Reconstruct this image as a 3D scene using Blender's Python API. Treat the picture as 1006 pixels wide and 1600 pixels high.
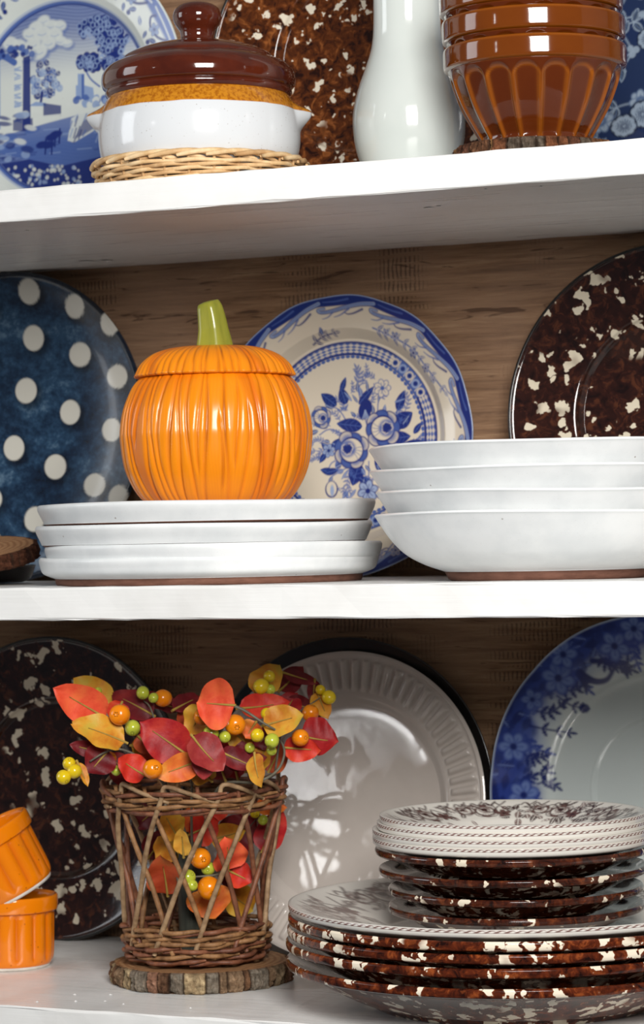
import bpy, math, random
import numpy as np
from mathutils import Matrix, Vector

for _o in list(bpy.data.objects):
    bpy.data.objects.remove(_o)
SC = bpy.context.scene
COL = SC.collection
random.seed(7)
RNG = np.random.default_rng(11)

# ------------------------------------------------------------------ camera
cam_d = bpy.data.cameras.new('camera')
cam_d.sensor_fit = 'VERTICAL'
cam_d.sensor_height = 36.0
cam_d.sensor_width = 36.0
cam_d.lens = 36.0 * 4300 / 1600
cam_d.clip_start = 0.05
cam_d.dof.use_dof = True
cam_d.dof.focus_distance = 1.80
cam_d.dof.aperture_fstop = 16
cam = bpy.data.objects.new('camera', cam_d)
COL.objects.link(cam)
_r = Vector((0.9098945, 0.41440911, -0.01889681))
_u = Vector((0.02133674, -0.00125887, 0.99977155))
_f = Vector((-0.41429065, 0.91008983, 0.00998758))
cam.matrix_world = Matrix(((_r.x, _u.x, -_f.x, 0.7515628), (_r.y, _u.y, -_f.y, -1.6509899),
                           (_r.z, _u.z, -_f.z, 0.0296314), (0, 0, 0, 1)))
SC.camera = cam

# ------------------------------------------------------------------ light
world = bpy.data.worlds.new('room_light')
SC.world = world
world.use_nodes = True
world.node_tree.nodes['Background'].inputs[0].default_value = (0.80, 0.88, 1.0, 1)
world.node_tree.nodes['Background'].inputs[1].default_value = 0.07


def window_light(name, loc, target, sx, sy, power, color):
    d = bpy.data.lights.new(name, 'AREA')
    d.shape = 'RECTANGLE'
    d.size = sx
    d.size_y = sy
    d.energy = power
    d.color = color
    o = bpy.data.objects.new(name, d)
    COL.objects.link(o)
    o.location = loc
    o.rotation_euler = (Vector(target) - Vector(loc)).to_track_quat('-Z', 'Y').to_euler()
    return o


window_light('window_daylight', (0.74, -1.2, 0.54), (-0.12, 0.05, -0.02), 0.55, 0.55, 26.5, (1.0, 0.975, 0.94))
window_light('side_window_daylight', (-2.0, -0.95, 0.6), (-0.1, 0.1, 0.0), 0.7, 1.1, 9, (0.92, 0.96, 1.0))

# three small panes of a window far across the room, mirrored by the glossy plates
for _dx, _dz, _w, _h, _p in ((0.0, 0.0, 0.07, 0.20, 0.80), (0.085, -0.03, 0.05, 0.12, 0.36), (-0.03, -0.19, 0.11, 0.07, 0.42), (0.06, 0.13, 0.04, 0.06, 0.14)):
    window_light('far_window_pane', (-2.67 + _dx, -5.04, 1.27 + _dz), (-0.11, 0.27, -0.17), _w, _h, _p, (1.0, 1.0, 1.0))

SC.view_settings.view_transform = 'Standard'
SC.view_settings.look = 'None'
SC.view_settings.gamma = 1.0
SC.view_settings.use_curve_mapping = False
SC.view_settings.exposure = 0.25

ZT, ZM, ZB = 0.2771, 0.0, -0.2903      # tops of the three shelf boards
TH = 0.0226                            # board thickness
WALL = 0.318                           # back panel
YAW = 0.4272


# ------------------------------------------------------------------ helpers
def lin(c):
    c = np.asarray(c, float) / 255.0
    return np.where(c <= 0.04045, c / 12.92, ((c + 0.055) / 1.055) ** 2.4)


def rgba(c):
    return tuple(lin(c)) + (1.0,)


def sstep(a, b, x):
    t = np.clip((x - a) / (b - a), 0, 1)
    return t * t * (3 - 2 * t)


def new_mesh(name, verts, quads=None, faces=None, smooth=True):
    me = bpy.data.meshes.new(name)
    if faces is not None:
        me.from_pydata([tuple(v) for v in verts], [], faces)
        n = len(me.polygons)
    else:
        verts = np.asarray(verts, np.float32)
        quads = np.asarray(quads, np.int32)
        n = len(quads)
        me.vertices.add(len(verts))
        me.vertices.foreach_set('co', verts.ravel())
        me.loops.add(n * 4)
        me.loops.foreach_set('vertex_index', quads.ravel())
        me.polygons.add(n)
        me.polygons.foreach_set('loop_start', np.arange(0, n * 4, 4, dtype=np.int32))
        me.update(calc_edges=True)
    me.polygons.foreach_set('use_smooth', np.full(n, smooth, dtype=bool))
    me.update()
    return me


def set_col(me, col):
    a = me.color_attributes.new('Col', 'FLOAT_COLOR', 'POINT')
    c = np.ones((len(me.vertices), 4), np.float32)
    c[:, :3] = col
    a.data.foreach_set('color', c.ravel())


def obj(name, me, mat=None, parent=None, loc=(0, 0, 0), rot=(0, 0, 0)):
    o = bpy.data.objects.new(name, me)
    COL.objects.link(o)
    if mat is not None and len(me.materials) == 0:
        me.materials.append(mat)
    o.parent = parent
    o.location = loc
    o.rotation_euler = rot
    return o


def tag(o, label, cat, group=None):
    o['label'] = label
    o['category'] = cat
    if group:
        o['group'] = group
    return o


def thing(name, label, cat, loc=(0, 0, 0), rot=(0, 0, 0), group=None):
    o = bpy.data.objects.new(name, None)
    COL.objects.link(o)
    o.location = loc
    o.rotation_euler = rot
    o.empty_display_size = 0.02
    return tag(o, label, cat, group)


def copy_tree(o, parent=None):
    c = o.copy()
    COL.objects.link(c)
    c.parent = parent
    for ch in list(o.children):
        copy_tree(ch, c)
    return c


def grid_quads(nr, nt, flip=False):
    i = np.arange(nr - 1)[:, None]
    j = np.arange(nt)[None, :]
    j2 = (j + 1) % nt
    q = np.stack([i * nt + j, (i + 1) * nt + j, (i + 1) * nt + j2, i * nt + j2], -1).reshape(-1, 4)
    return q[:, ::-1] if flip else q


def lathe(name, prof, nt=96, fn=None, flip=False, colfn=None):
    prof = np.asarray(prof, float)
    th = np.linspace(0, 2 * np.pi, nt, endpoint=False)
    R = np.repeat(np.maximum(prof[:, :1], 1e-4), nt, 1)
    Z = np.repeat(prof[:, 1:2], nt, 1)
    T = np.repeat(th[None], len(prof), 0)
    aux = None
    if fn is not None:
        res = fn(R, Z, T)
        R, Z = res[0], res[1]
        aux = res[2] if len(res) > 2 else None
    v = np.stack([R * np.cos(T), R * np.sin(T), Z], -1).reshape(-1, 3)
    me = new_mesh(name, v, grid_quads(len(prof), nt, flip))
    if aux is not None:
        set_col(me, aux.reshape(-1, 3))
    return me


def smooth_prof(pts, n=8):
    """Catmull-Rom through profile points; a repeated point keeps a corner sharp."""
    pts = [np.array(p, float) for p in pts]
    out = []
    for k in range(len(pts) - 1):
        p1, p2 = pts[k], pts[k + 1]
        if np.allclose(p1, p2):
            out.append(p1)
            continue
        p0 = pts[k - 1] if k > 0 else p1
        p3 = pts[k + 2] if k + 2 < len(pts) else p2
        for t in np.linspace(0, 1, n, endpoint=False):
            out.append(0.5 * ((2 * p1) + (-p0 + p2) * t + (2 * p0 - 5 * p1 + 4 * p2 - p3) * t * t
                              + (-p0 + 3 * p1 - 3 * p2 + p3) * t ** 3))
    out.append(pts[-1])
    return np.array(out)


def curve_pts(pts, n=8):
    return smooth_prof(pts, n)


def tube(name, path, rad, k=8, closed=False, cap=True):
    P = np.asarray(path, float)
    n = len(P)
    rad = np.broadcast_to(np.asarray(rad, float), (n,))
    if closed:
        T = np.roll(P, -1, 0) - np.roll(P, 1, 0)
    else:
        T = np.gradient(P, axis=0)
    T /= np.linalg.norm(T, axis=1)[:, None] + 1e-12
    up = np.array([0, 0, 1.0]) if abs(T[0, 2]) < 0.9 else np.array([1.0, 0, 0])
    Ns = []
    nrm = np.cross(T[0], up)
    nrm /= np.linalg.norm(nrm)
    for i in range(n):
        nrm = nrm - T[i] * (nrm @ T[i])
        nrm /= np.linalg.norm(nrm) + 1e-12
        Ns.append(nrm.copy())
    Ns = np.array(Ns)
    Bs = np.cross(T, Ns)
    a = np.linspace(0, 2 * np.pi, k, endpoint=False)
    V = P[:, None] + rad[:, None, None] * (np.cos(a)[None, :, None] * Ns[:, None] + np.sin(a)[None, :, None] * Bs[:, None])
    V = V.reshape(-1, 3)
    q = grid_quads(n, k)
    if closed:
        i = n - 1
        j = np.arange(k)
        q = np.concatenate([q, np.stack([i * k + j, j, (j + 1) % k, i * k + (j + 1) % k], -1)])
        return new_mesh(name, V, q)
    if cap:
        V = np.concatenate([V, P[:1], P[-1:]])
        c0, c1 = n * k, n * k + 1
        e = (n - 1) * k
        faces = [tuple(int(x) for x in f) for f in q]
        faces += [(c0, (j + 1) % k, j) for j in range(k)] + [(c1, e + j, e + (j + 1) % k) for j in range(k)]
        return new_mesh(name, V, faces=faces)
    return new_mesh(name, V, q)


def box_mesh(name, x0, x1, y0, y1, z0, z1, bevel=0.0015, nx=1, wob=0.0):
    """Board along X: rounded rectangle section swept along X, slightly uneven."""
    b = bevel
    sec = []
    for cy, cz, a0 in ((y1 - b, z1 - b, 0), (y0 + b, z1 - b, 90), (y0 + b, z0 + b, 180), (y1 - b, z0 + b, 270)):
        for s in range(4):
            a = math.radians(a0 + s * 30)
            sec.append((cy + b * math.cos(a), cz + b * math.sin(a)))
    sec = np.array(sec)
    m = len(sec)
    xs = np.linspace(x0, x1, nx + 1)
    rn = np.random.default_rng(int(abs(z0) * 1000) + 3)
    V = []
    for x in xs:
        w = rn.normal(0, wob, (m, 2)) if wob else 0
        s2 = sec + w
        V += [(x, s[0], s[1]) for s in s2]
    faces = []
    for i in range(len(xs) - 1):
        for j in range(m):
            a, c = i * m + j, i * m + (j + 1) % m
            faces.append((a, c, c + m, a + m))
    faces.append(tuple(range(m - 1, -1, -1)))
    faces.append(tuple((len(xs) - 1) * m + j for j in range(m)))
    me = new_mesh(name, V, faces=faces, smooth=False)
    return me


# ------------------------------------------------------------------ materials
class NT:
    def __init__(s, name):
        s.m = bpy.data.materials.new(name)
        s.m.use_nodes = True
        s.t = s.m.node_tree
        s.b = s.t.nodes['Principled BSDF']

    def n(s, typ, **kw):
        nd = s.t.nodes.new('ShaderNode' + typ)
        for k, v in kw.items():
            setattr(nd, k, v)
        return nd

    def l(s, a, b):
        s.t.links.new(a, b)

    def val(s, sock, v):
        if hasattr(v, 'is_output'):
            s.l(v, sock)
        else:
            sock.default_value = v

    def coord(s, scale=(1, 1, 1), kind='Object', loc=(0, 0, 0)):
        tc = s.n('TexCoord')
        mp = s.n('Mapping')
        mp.inputs['Scale'].default_value = scale
        mp.inputs['Location'].default_value = loc
        s.l(tc.outputs[kind], mp.inputs[0])
        return mp.outputs[0]

    def noise(s, vec, scale, detail=3, rough=0.55, dist=0.0):
        nd = s.n('TexNoise')
        s.l(vec, nd.inputs['Vector'])
        nd.inputs['Scale'].default_value = scale
        nd.inputs['Detail'].default_value = detail
        nd.inputs['Roughness'].default_value = rough
        nd.inputs['Distortion'].default_value = dist
        return nd

    def math(s, op, a, b=0.0, c=None, clamp=False):
        nd = s.n('Math', operation=op, use_clamp=clamp)
        s.val(nd.inputs[0], a)
        s.val(nd.inputs[1], b)
        if c is not None:
            s.val(nd.inputs[2], c)
        return nd.outputs[0]

    def rng(s, v, a, b, c=0.0, d=1.0):
        nd = s.n('MapRange', interpolation_type='SMOOTHSTEP')
        s.val(nd.inputs[0], v)
        for i, x in enumerate((a, b, c, d)):
            s.val(nd.inputs[1 + i], x)
        return nd.outputs[0]

    def ramp(s, v, stops):
        nd = s.n('ValToRGB')
        s.val(nd.inputs[0], v)
        e = nd.color_ramp.elements
        while len(e) < len(stops):
            e.new(0.5)
        for el, (p, c) in zip(e, stops):
            el.position = p
            el.color = rgba(c)
        return nd.outputs[0]

    def mix(s, f, a, b, mode='MIX'):
        nd = s.n('MixRGB', blend_type=mode)
        s.val(nd.inputs[0], f)
        s.val(nd.inputs[1], a if hasattr(a, 'is_output') else rgba(a))
        s.val(nd.inputs[2], b if hasattr(b, 'is_output') else rgba(b))
        return nd.outputs[0]

    def bump(s, h, strength, dist=0.001):
        nd = s.n('Bump')
        nd.inputs['Strength'].default_value = strength
        nd.inputs['Distance'].default_value = dist
        s.l(h, nd.inputs['Height'])
        s.l(nd.outputs[0], s.b.inputs['Normal'])

    def out(s, col, rough=0.5, spec=0.5, coat=0.0, coat_r=0.05, sss=0.0):
        s.val(s.b.inputs['Base Color'], col if hasattr(col, 'is_output') else rgba(col))
        s.val(s.b.inputs['Roughness'], rough)
        s.b.inputs['Specular IOR Level'].default_value = spec
        s.b.inputs['Coat Weight'].default_value = coat
        s.b.inputs['Coat Roughness'].default_value = coat_r
        return s.m


def m_paint():
    s = NT('white_paint')
    v = s.coord((2.5, 60, 60))
    n = s.noise(v, 3.0, 4)
    v2 = s.coord()
    n2 = s.noise(v2, 14, 4, 0.6)
    c = s.mix(s.rng(n2.outputs[0], 0.35, 0.75), (238, 238, 236), (228, 227, 224))
    s.bump(s.math('ADD', n.outputs[0], s.math('MULTIPLY', n2.outputs[0], 0.6)), 0.25, 0.0012)
    return s.out(c, s.rng(n.outputs[0], 0.3, 0.7, 0.26, 0.40), 0.5)


def m_wood_wall():
    s = NT('rough_veneer')
    v = s.coord((1.0, 1.0, 16.0))
    g = s.noise(v, 11, 8, 0.70, 0.5)
    v2 = s.coord((3.0, 1.0, 90.0))
    g2 = s.noise(v2, 5, 4, 0.6)
    v3 = s.coord((1.0, 1.0, 1.0), loc=(3, 0, 1))
    big = s.noise(v3, 7, 3)
    c = s.ramp(g.outputs[0], [(0.28, (84, 58, 40)), (0.44, (128, 96, 69)), (0.56, (150, 116, 86)), (0.72, (180, 148, 114))])
    c = s.mix(s.rng(g2.outputs[0], 0.55, 0.75, 0, 0.55), c, (104, 72, 48))
    c = s.mix(s.rng(big.outputs[0], 0.35, 0.7, 0.0, 0.45), c, (160, 130, 108))
    # dark splits running with the grain
    v4 = s.coord((5.0, 1.0, 45.0), loc=(1, 0, 7))
    sp = s.noise(v4, 4, 3, 0.5, 1.2)
    c = s.mix(s.rng(sp.outputs[0], 0.62, 0.70, 0, 0.7), c, (58, 34, 22))
    # short upright saw marks in patches
    w = s.n('TexWave', wave_type='BANDS', bands_direction='X')
    s.l(s.coord((1, 1, 1)), w.inputs[0])
    w.inputs['Scale'].default_value = 88
    w.inputs['Distortion'].default_value = 3.5
    w.inputs['Detail'].default_value = 2
    v5 = s.coord((9, 1, 95), loc=(5, 0, 3))
    pm = s.noise(v5, 1.6, 2)
    v6 = s.coord((12, 1, 1.5), loc=(9, 0, 3))
    pc = s.noise(v6, 1.2, 1)
    k = s.math('MULTIPLY', s.rng(w.outputs[1], 0.6, 0.9), s.math('MULTIPLY', s.rng(pm.outputs[0], 0.46, 0.56), s.rng(pc.outputs[0], 0.44, 0.56)))
    c = s.mix(s.math('MULTIPLY', k, 0.55), c, (70, 52, 44))
    s.bump(s.math('SUBTRACT', s.math('ADD', g.outputs[0], g2.outputs[0]), k), 0.8, 0.0016)
    return s.out(c, 0.62, 0.3)


def m_spatter(name, dark, mid, hi, cream, scale=62, thr=0.30, seed=0.0, rough=0.08, spec=0.5, coat=0.3):
    """Brown mottled glaze with irregular cream flecks."""
    s = NT(name)
    v = s.coord(loc=(seed, seed * 0.7, seed * 1.3))
    d = s.noise(v, 80, 3, 0.55)
    off = s.n('VectorMath', operation='MULTIPLY_ADD')
    s.l(d.outputs[1], off.inputs[0])
    off.inputs[1].default_value = (0.024, 0.024, 0.024)
    s.l(v, off.inputs[2])
    vo = s.n('TexVoronoi', feature='F1')
    s.l(off.outputs[0], vo.inputs['Vector'])
    vo.inputs['Scale'].default_value = scale
    sep = s.n('SeparateColor')
    s.l(vo.outputs['Color'], sep.inputs[0])
    lim = s.math('MULTIPLY_ADD', sep.outputs[0], thr, 0.08)
    fleck = s.rng(s.math('SUBTRACT', lim, vo.outputs['Distance']), -0.015, 0.03)
    big = s.noise(v, 26, 2)
    fleck = s.math('MULTIPLY', fleck, s.rng(big.outputs[0], 0.33, 0.42))
    n = s.noise(v, 120, 5, 0.65, 0.8)
    c = s.ramp(n.outputs[0], [(0.36, dark), (0.55, mid), (0.68, hi), (0.8, mid)])
    halo = s.rng(s.math('SUBTRACT', lim, vo.outputs['Distance']), -0.12, -0.01, 0, 0.35)
    c = s.mix(halo, c, hi)
    c = s.mix(fleck, c, cream)
    s.bump(s.math('ADD', s.math('MULTIPLY', fleck, 0.3), n.outputs[0]), 0.10, 0.0006)
    return s.out(c, rough, spec, coat, 0.04)


def m_vcol(name, rough=0.14, spec=0.5, coat=0.2, var=0.0):
    s = NT(name)
    a = s.n('Attribute', attribute_name='Col')
    c = a.outputs[0]
    v = s.coord()
    n = s.noise(v, 60, 3)
    if var:
        c = s.mix(s.rng(n.outputs[0], 0.3, 0.8, 0, var), c, (120, 110, 100), 'MULTIPLY')
    s.bump(n.outputs[0], 0.04, 0.0006)
    return s.out(c, rough, spec, coat)


def m_stoneware():
    s = NT('speckled_white_glaze')
    v = s.coord()
    n = s.noise(v, 30, 4)
    c = s.mix(s.rng(n.outputs[0], 0.35, 0.7), (232, 234, 234), (219, 222, 223))
    vo = s.n('TexVoronoi', feature='F1')
    s.l(v, vo.inputs['Vector'])
    vo.inputs['Scale'].default_value = 130
    sep = s.n('SeparateColor')
    s.l(vo.outputs['Color'], sep.inputs[0])
    on = s.rng(sep.outputs[1], 0.90, 0.91)
    k = s.math('MULTIPLY', on, s.rng(vo.outputs['Distance'], 0.13, 0.07, 0.0, 0.8))
    vo2 = s.n('TexVoronoi', feature='F1')
    s.l(v, vo2.inputs['Vector'])
    vo2.inputs['Scale'].default_value = 420
    k2 = s.rng(vo2.outputs['Distance'], 0.13, 0.05, 0.0, 0.25)
    c = s.mix(k2, c, (165, 150, 135))
    c = s.mix(k, c, (105, 82, 62))
    n3 = s.noise(v, 22, 2)
    s.bump(n3.outputs[0], 0.25, 0.003)
    return s.out(c, 0.32, 0.45)


def m_simple(name, c1, c2, nscale, rough, spec=0.5, coat=0.0, bump=0.1, bd=0.001, stretch=(1, 1, 1)):
    s = NT(name)
    v = s.coord(stretch)
    n = s.noise(v, nscale, 4, 0.6)
    c = s.mix(s.rng(n.outputs[0], 0.32, 0.7), c1, c2)
    if bump:
        s.bump(n.outputs[0], bump, bd)
    return s.out(c, rough, spec, coat)


def m_polka():
    s = NT('mottled_navy_glaze')
    v = s.coord((1.0, 1.6, 1), loc=(2, 1, 0))
    w = s.noise(v, 9, 4, 0.6, 1.5)
    n = s.noise(s.coord(), 160, 4, 0.75)
    f = s.math('MULTIPLY_ADD', n.outputs[0], 0.45, s.math('MULTIPLY', w.outputs[0], 0.75))
    c = s.ramp(f, [(0.42, (16, 25, 40)), (0.55, (25, 44, 68)), (0.67, (44, 72, 100)), (0.80, (98, 124, 146))])
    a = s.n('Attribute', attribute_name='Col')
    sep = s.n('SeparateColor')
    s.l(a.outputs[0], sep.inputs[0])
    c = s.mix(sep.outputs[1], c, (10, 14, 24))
    c = s.mix(sep.outputs[0], c, (208, 206, 196))
    s.bump(f, 0.06, 0.0006)
    return s.out(c, 0.16, 0.5, 0.2)


def m_woodface():
    s = NT('sawn_wood_face')
    v = s.coord((1, 1, 1))
    g = s.n('TexGradient', gradient_type='SPHERICAL')
    mp = s.coord((10, 10, 0.001))
    n = s.noise(v, 25, 3)
    off = s.n('VectorMath', operation='MULTIPLY_ADD')
    s.l(n.outputs[1], off.inputs[0])
    off.inputs[1].default_value = (0.08, 0.08, 0)
    s.l(mp, off.inputs[2])
    s.l(off.outputs[0], g.inputs[0])
    ring = s.math('SINE', s.math('MULTIPLY', g.outputs[1], 130))
    c = s.mix(s.rng(ring, -0.6, 0.9), (166, 126, 88), (140, 98, 64))
    n2 = s.noise(s.coord((20, 4, 4)), 20, 3)
    c = s.mix(s.rng(n2.outputs[0], 0.4, 0.7, 0, 0.5), c, (120, 84, 56))
    s.bump(n2.outputs[0], 0.3, 0.001)
    return s.out(c, 0.7, 0.25)


def m_bark():
    s = NT('tree_bark')
    a = s.n('Attribute', attribute_name='Col')
    n = s.noise(s.coord(), 260, 5, 0.7)
    c = s.mix(s.rng(n.outputs[0], 0.35, 0.7), a.outputs[0], (150, 126, 106), 'MULTIPLY')
    c = s.mix(s.rng(n.outputs[0], 0.5, 0.68, 0, 0.75), c, a.outputs[0])
    s.bump(n.outputs[0], 1.0, 0.003)
    return s.out(c, 0.85, 0.15)


def m_leaf(name, c1, c2, c3):
    s = NT(name)
    v = s.coord()
    n = s.noise(v, 55, 4, 0.6, 0.4)
    c = s.ramp(n.outputs[0], [(0.32, c1), (0.52, c2), (0.72, c3)])
    n2 = s.noise(v, 300, 3)
    s.bump(n2.outputs[0], 0.35, 0.0008)
    m = s.out(c, 0.5, 0.3)
    return m


def m_berry(name, c1, c2):
    s = NT(name)
    v = s.coord()
    n = s.noise(v, 40, 2)
    c = s.mix(s.rng(n.outputs[0], 0.35, 0.7), c1, c2)
    return s.out(c, 0.2, 0.5, 0.25)


def m_casserole():
    s = NT('dipped_casserole_glaze')
    tc = s.n('TexCoord')
    sep = s.n('SeparateXYZ')
    s.l(tc.outputs['Object'], sep.inputs[0])
    v = s.coord()
    n = s.noise(v, 35, 2)
    z = s.math('MULTIPLY_ADD', n.outputs[0], 0.0022, sep.outputs[2])
    vo = s.n('TexVoronoi', feature='F1')
    s.l(v, vo.inputs['Vector'])
    vo.inputs['Scale'].default_value = 330
    dots = s.rng(vo.outputs['Distance'], 0.2, 0.08, 0.0, 0.45)
    n2 = s.noise(v, 90, 3)
    dots = s.math('MULTIPLY', dots, s.rng(n2.outputs[0], 0.45, 0.6))
    white = s.mix(dots, (216, 219, 222), (140, 125, 110))
    n3 = s.noise(v, 400, 3)
    amber = s.mix(s.rng(n3.outputs[0], 0.4, 0.65), (196, 128, 30), (160, 92, 16))
    c = s.mix(s.rng(z, 0.0442, 0.0450), white, amber)
    return s.out(c, 0.13, 0.5, 0.2)


def m_amber():
    s = NT('amber_glaze')
    a = s.n('Attribute', attribute_name='Col')
    v = s.coord()
    n = s.noise(v, 45, 3)
    c = s.mix(s.rng(n.outputs[0], 0.35, 0.7, 0, 0.25), a.outputs[0], (92, 40, 8))
    return s.out(c, 0.09, 0.5, 0.3, 0.03)


def m_orange_speck():
    s = NT('orange_speckled_glaze')
    a = s.n('Attribute', attribute_name='Col')
    v = s.coord()
    vo = s.n('TexVoronoi', feature='F1')
    s.l(v, vo.inputs['Vector'])
    vo.inputs['Scale'].default_value = 230
    sep = s.n('SeparateColor')
    s.l(vo.outputs['Color'], sep.inputs[0])
    k = s.math('MULTIPLY', s.rng(sep.outputs[1], 0.72, 0.74), s.rng(vo.outputs['Distance'], 0.2, 0.1, 0, 0.7))
    c = s.mix(k, a.outputs[0], (150, 66, 6))
    return s.out(c, 0.1, 0.5, 0.3, 0.03)


M = {}
M['paint'] = m_paint()
M['wall'] = m_wood_wall()
M['spat_dark'] = m_spatter('brown_spatter_glaze', (26, 14, 13), (52, 26, 20), (88, 50, 32), (216, 206, 184), 70, 0.40, 0.0)
M['spat_amber'] = m_spatter('tortoiseshell_glaze', (36, 14, 7), (92, 46, 18), (150, 88, 42), (226, 216, 196), 85, 0.34, 3.0)
M['spat_red'] = m_spatter('red_brown_spatter_glaze', (30, 12, 9), (92, 38, 18), (150, 76, 36), (240, 228, 206), 92, 0.50, 5.0, 0.12, 0.38, 0.0)
M['spat_small'] = m_spatter('dark_brown_spatter_glaze', (24, 10, 8), (70, 30, 16), (112, 58, 30), (228, 216, 194), 95, 0.33, 8.0)
M['vcol'] = m_vcol('printed_glaze')
M['stone'] = m_stoneware()
M['terracotta'] = m_simple('unglazed_terracotta', (118, 82, 68), (98, 66, 54), 80, 0.8, 0.2, 0, 0.3, 0.001, (1, 1, 4))
M['polka'] = m_polka()
M['grey'] = m_simple('grey_white_glaze', (192, 183, 175), (185, 176, 168), 20, 0.06, 0.5, 0.0, 0.05, 0.001)
M['black'] = m_simple('black_glaze', (24, 22, 22), (34, 31, 30), 60, 0.22, 0.5, 0.1, 0.05)
M['milk'] = m_simple('milk_white_glaze', (204, 210, 206), (198, 205, 201), 12, 0.1, 0.5, 0.3, 0.03)
M['brown'] = m_simple('dark_brown_glaze', (86, 34, 18), (66, 24, 14), 40, 0.09, 0.5, 0.4, 0.03)
M['cass'] = m_casserole()
M['amber'] = m_amber()
M['ramekin'] = m_orange_speck()
M['bisque'] = m_simple('bare_white_clay', (226, 220, 210), (206, 198, 188), 90, 0.6, 0.3)
M['pumpkin'] = m_vcol('antiqued_orange_glaze', 0.27, 0.5, 0.1)
M['stem'] = m_simple('olive_green_glaze', (152, 150, 52), (120, 126, 44), 60, 0.25, 0.5, 0.2, 0.1, 0.001, (1, 1, .2))
M['face'] = m_woodface()
M['bark'] = m_bark()
M['rattan'] = m_simple('pale_rattan', (236, 206, 162), (208, 170, 120), 90, 0.55, 0.3, 0, 0.2)
M['rattan2'] = m_simple('tan_rattan', (218, 182, 134), (186, 144, 98), 90, 0.55, 0.3, 0, 0.2)
M['twig'] = [m_simple('brown_willow', (160, 118, 78), (116, 80, 50), 130, 0.55, 0.3, 0, 0.5, 0.002),
             m_simple('red_brown_willow', (138, 88, 62), (98, 58, 42), 130, 0.5, 0.35, 0, 0.5, 0.002),
             m_simple('grey_brown_willow', (168, 138, 104), (124, 96, 68), 130, 0.6, 0.3, 0, 0.5, 0.002)]
LEAFM = {
    'c': m_leaf('coral_leaf_fabric', (206, 58, 36), (226, 88, 56), (232, 112, 62)),
    'r': m_leaf('red_leaf_fabric', (176, 32, 26), (204, 52, 34), (216, 84, 44)),
    'k': m_leaf('crimson_leaf_fabric', (128, 18, 24), (160, 28, 32), (184, 52, 40)),
    'd': m_leaf('wine_leaf_fabric', (122, 30, 34), (150, 46, 46), (166, 66, 58)),
    'm': m_leaf('maroon_leaf_fabric', (84, 14, 22), (112, 22, 28), (136, 36, 34)),
    'g': m_leaf('gold_leaf_fabric', (190, 104, 30), (212, 152, 48), (196, 166, 60)),
    'o': m_leaf('orange_leaf_fabric', (206, 76, 36), (224, 118, 48), (220, 150, 58)),
    'y': m_leaf('yellow_leaf_fabric', (222, 150, 50), (238, 186, 78), (232, 170, 60)),
    'b': m_leaf('rust_leaf_fabric', (160, 54, 30), (184, 76, 40), (176, 98, 50)),
}
BERRYM = {'o': m_berry('orange_berry_skin', (238, 140, 14), (226, 112, 10)), 'y': m_berry('yellow_berry_skin', (228, 196, 24), (206, 178, 30)),
          'v': m_berry('green_berry_skin', (186, 194, 62), (158, 172, 50))}
M['vein'] = m_simple('leaf_vein', (176, 148, 70), (150, 120, 60), 60, 0.6, 0.2)
M['wire'] = m_simple('grey_green_stem', (112, 108, 92), (84, 80, 70), 90, 0.5, 0.3)
M['darkstem'] = m_simple('dark_stem_wrap', (70, 72, 62), (44, 46, 40), 120, 0.6, 0.3, 0, 0.6, 0.002, (1, 1, .15))
M['tip'] = m_simple('berry_tip', (60, 50, 20), (40, 32, 16), 90, 0.7, 0.2)

# ------------------------------------------------------------------ the hutch
hutch = thing('open_hutch', 'white painted open shelving with rough brown veneer back panel', 'shelving', (0, 0, ZB - TH))
hz = ZB - TH
X0, X1 = -0.66, 0.52


def board(z, lab):
    me = box_mesh('shelf_board', X0, X1, 0.0, WALL, z - TH - hz, z - hz, 0.0016, 60, 0.00022)
    o = obj('shelf_board', me, M['paint'], hutch)
    o['label'] = lab
    return o


b_top = board(ZT, 'white shelf board under the lidded casserole and amber bowls')
b_mid = board(ZM, 'white shelf board under the pumpkin jar')
b_bot = board(ZB, 'white shelf board under the wicker basket')
b_lid = board(0.60, 'white top board above the frame')
pn = obj('back_panel', box_mesh('back_panel', X0, X1, WALL, WALL + 0.012, 0, 0.60 - hz, 0.001, 1), M['wall'], hutch)
pn['label'] = 'rough brown wood veneer back panel'
for x in (X0 - 0.02, X1):
    sd = obj('side_panel', box_mesh('side_panel', x, x + 0.02, 0.0, WALL + 0.012, 0, 0.60 - hz, 0.0015, 1), M['paint'], hutch)


def flake(parent, x, y, z, l, w, seed):
    rn = np.random.default_rng(seed)
    n = 11
    a = np.linspace(0, 2 * np.pi, n, endpoint=False)
    rr = 1 + rn.normal(0, 0.28, n)
    V = [(0, 0, 0.0008)] + [(l * math.cos(t) * r, w * math.sin(t) * r, 0.0) for t, r in zip(a, rr)]
    f = [(0, 1 + i, 1 + (i + 1) % n) for i in range(n)]
    o = obj('paint_flake', new_mesh('paint_flake', V, faces=f, smooth=False), M['paint'], parent, (x, y, z - hz))
    return o


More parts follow.
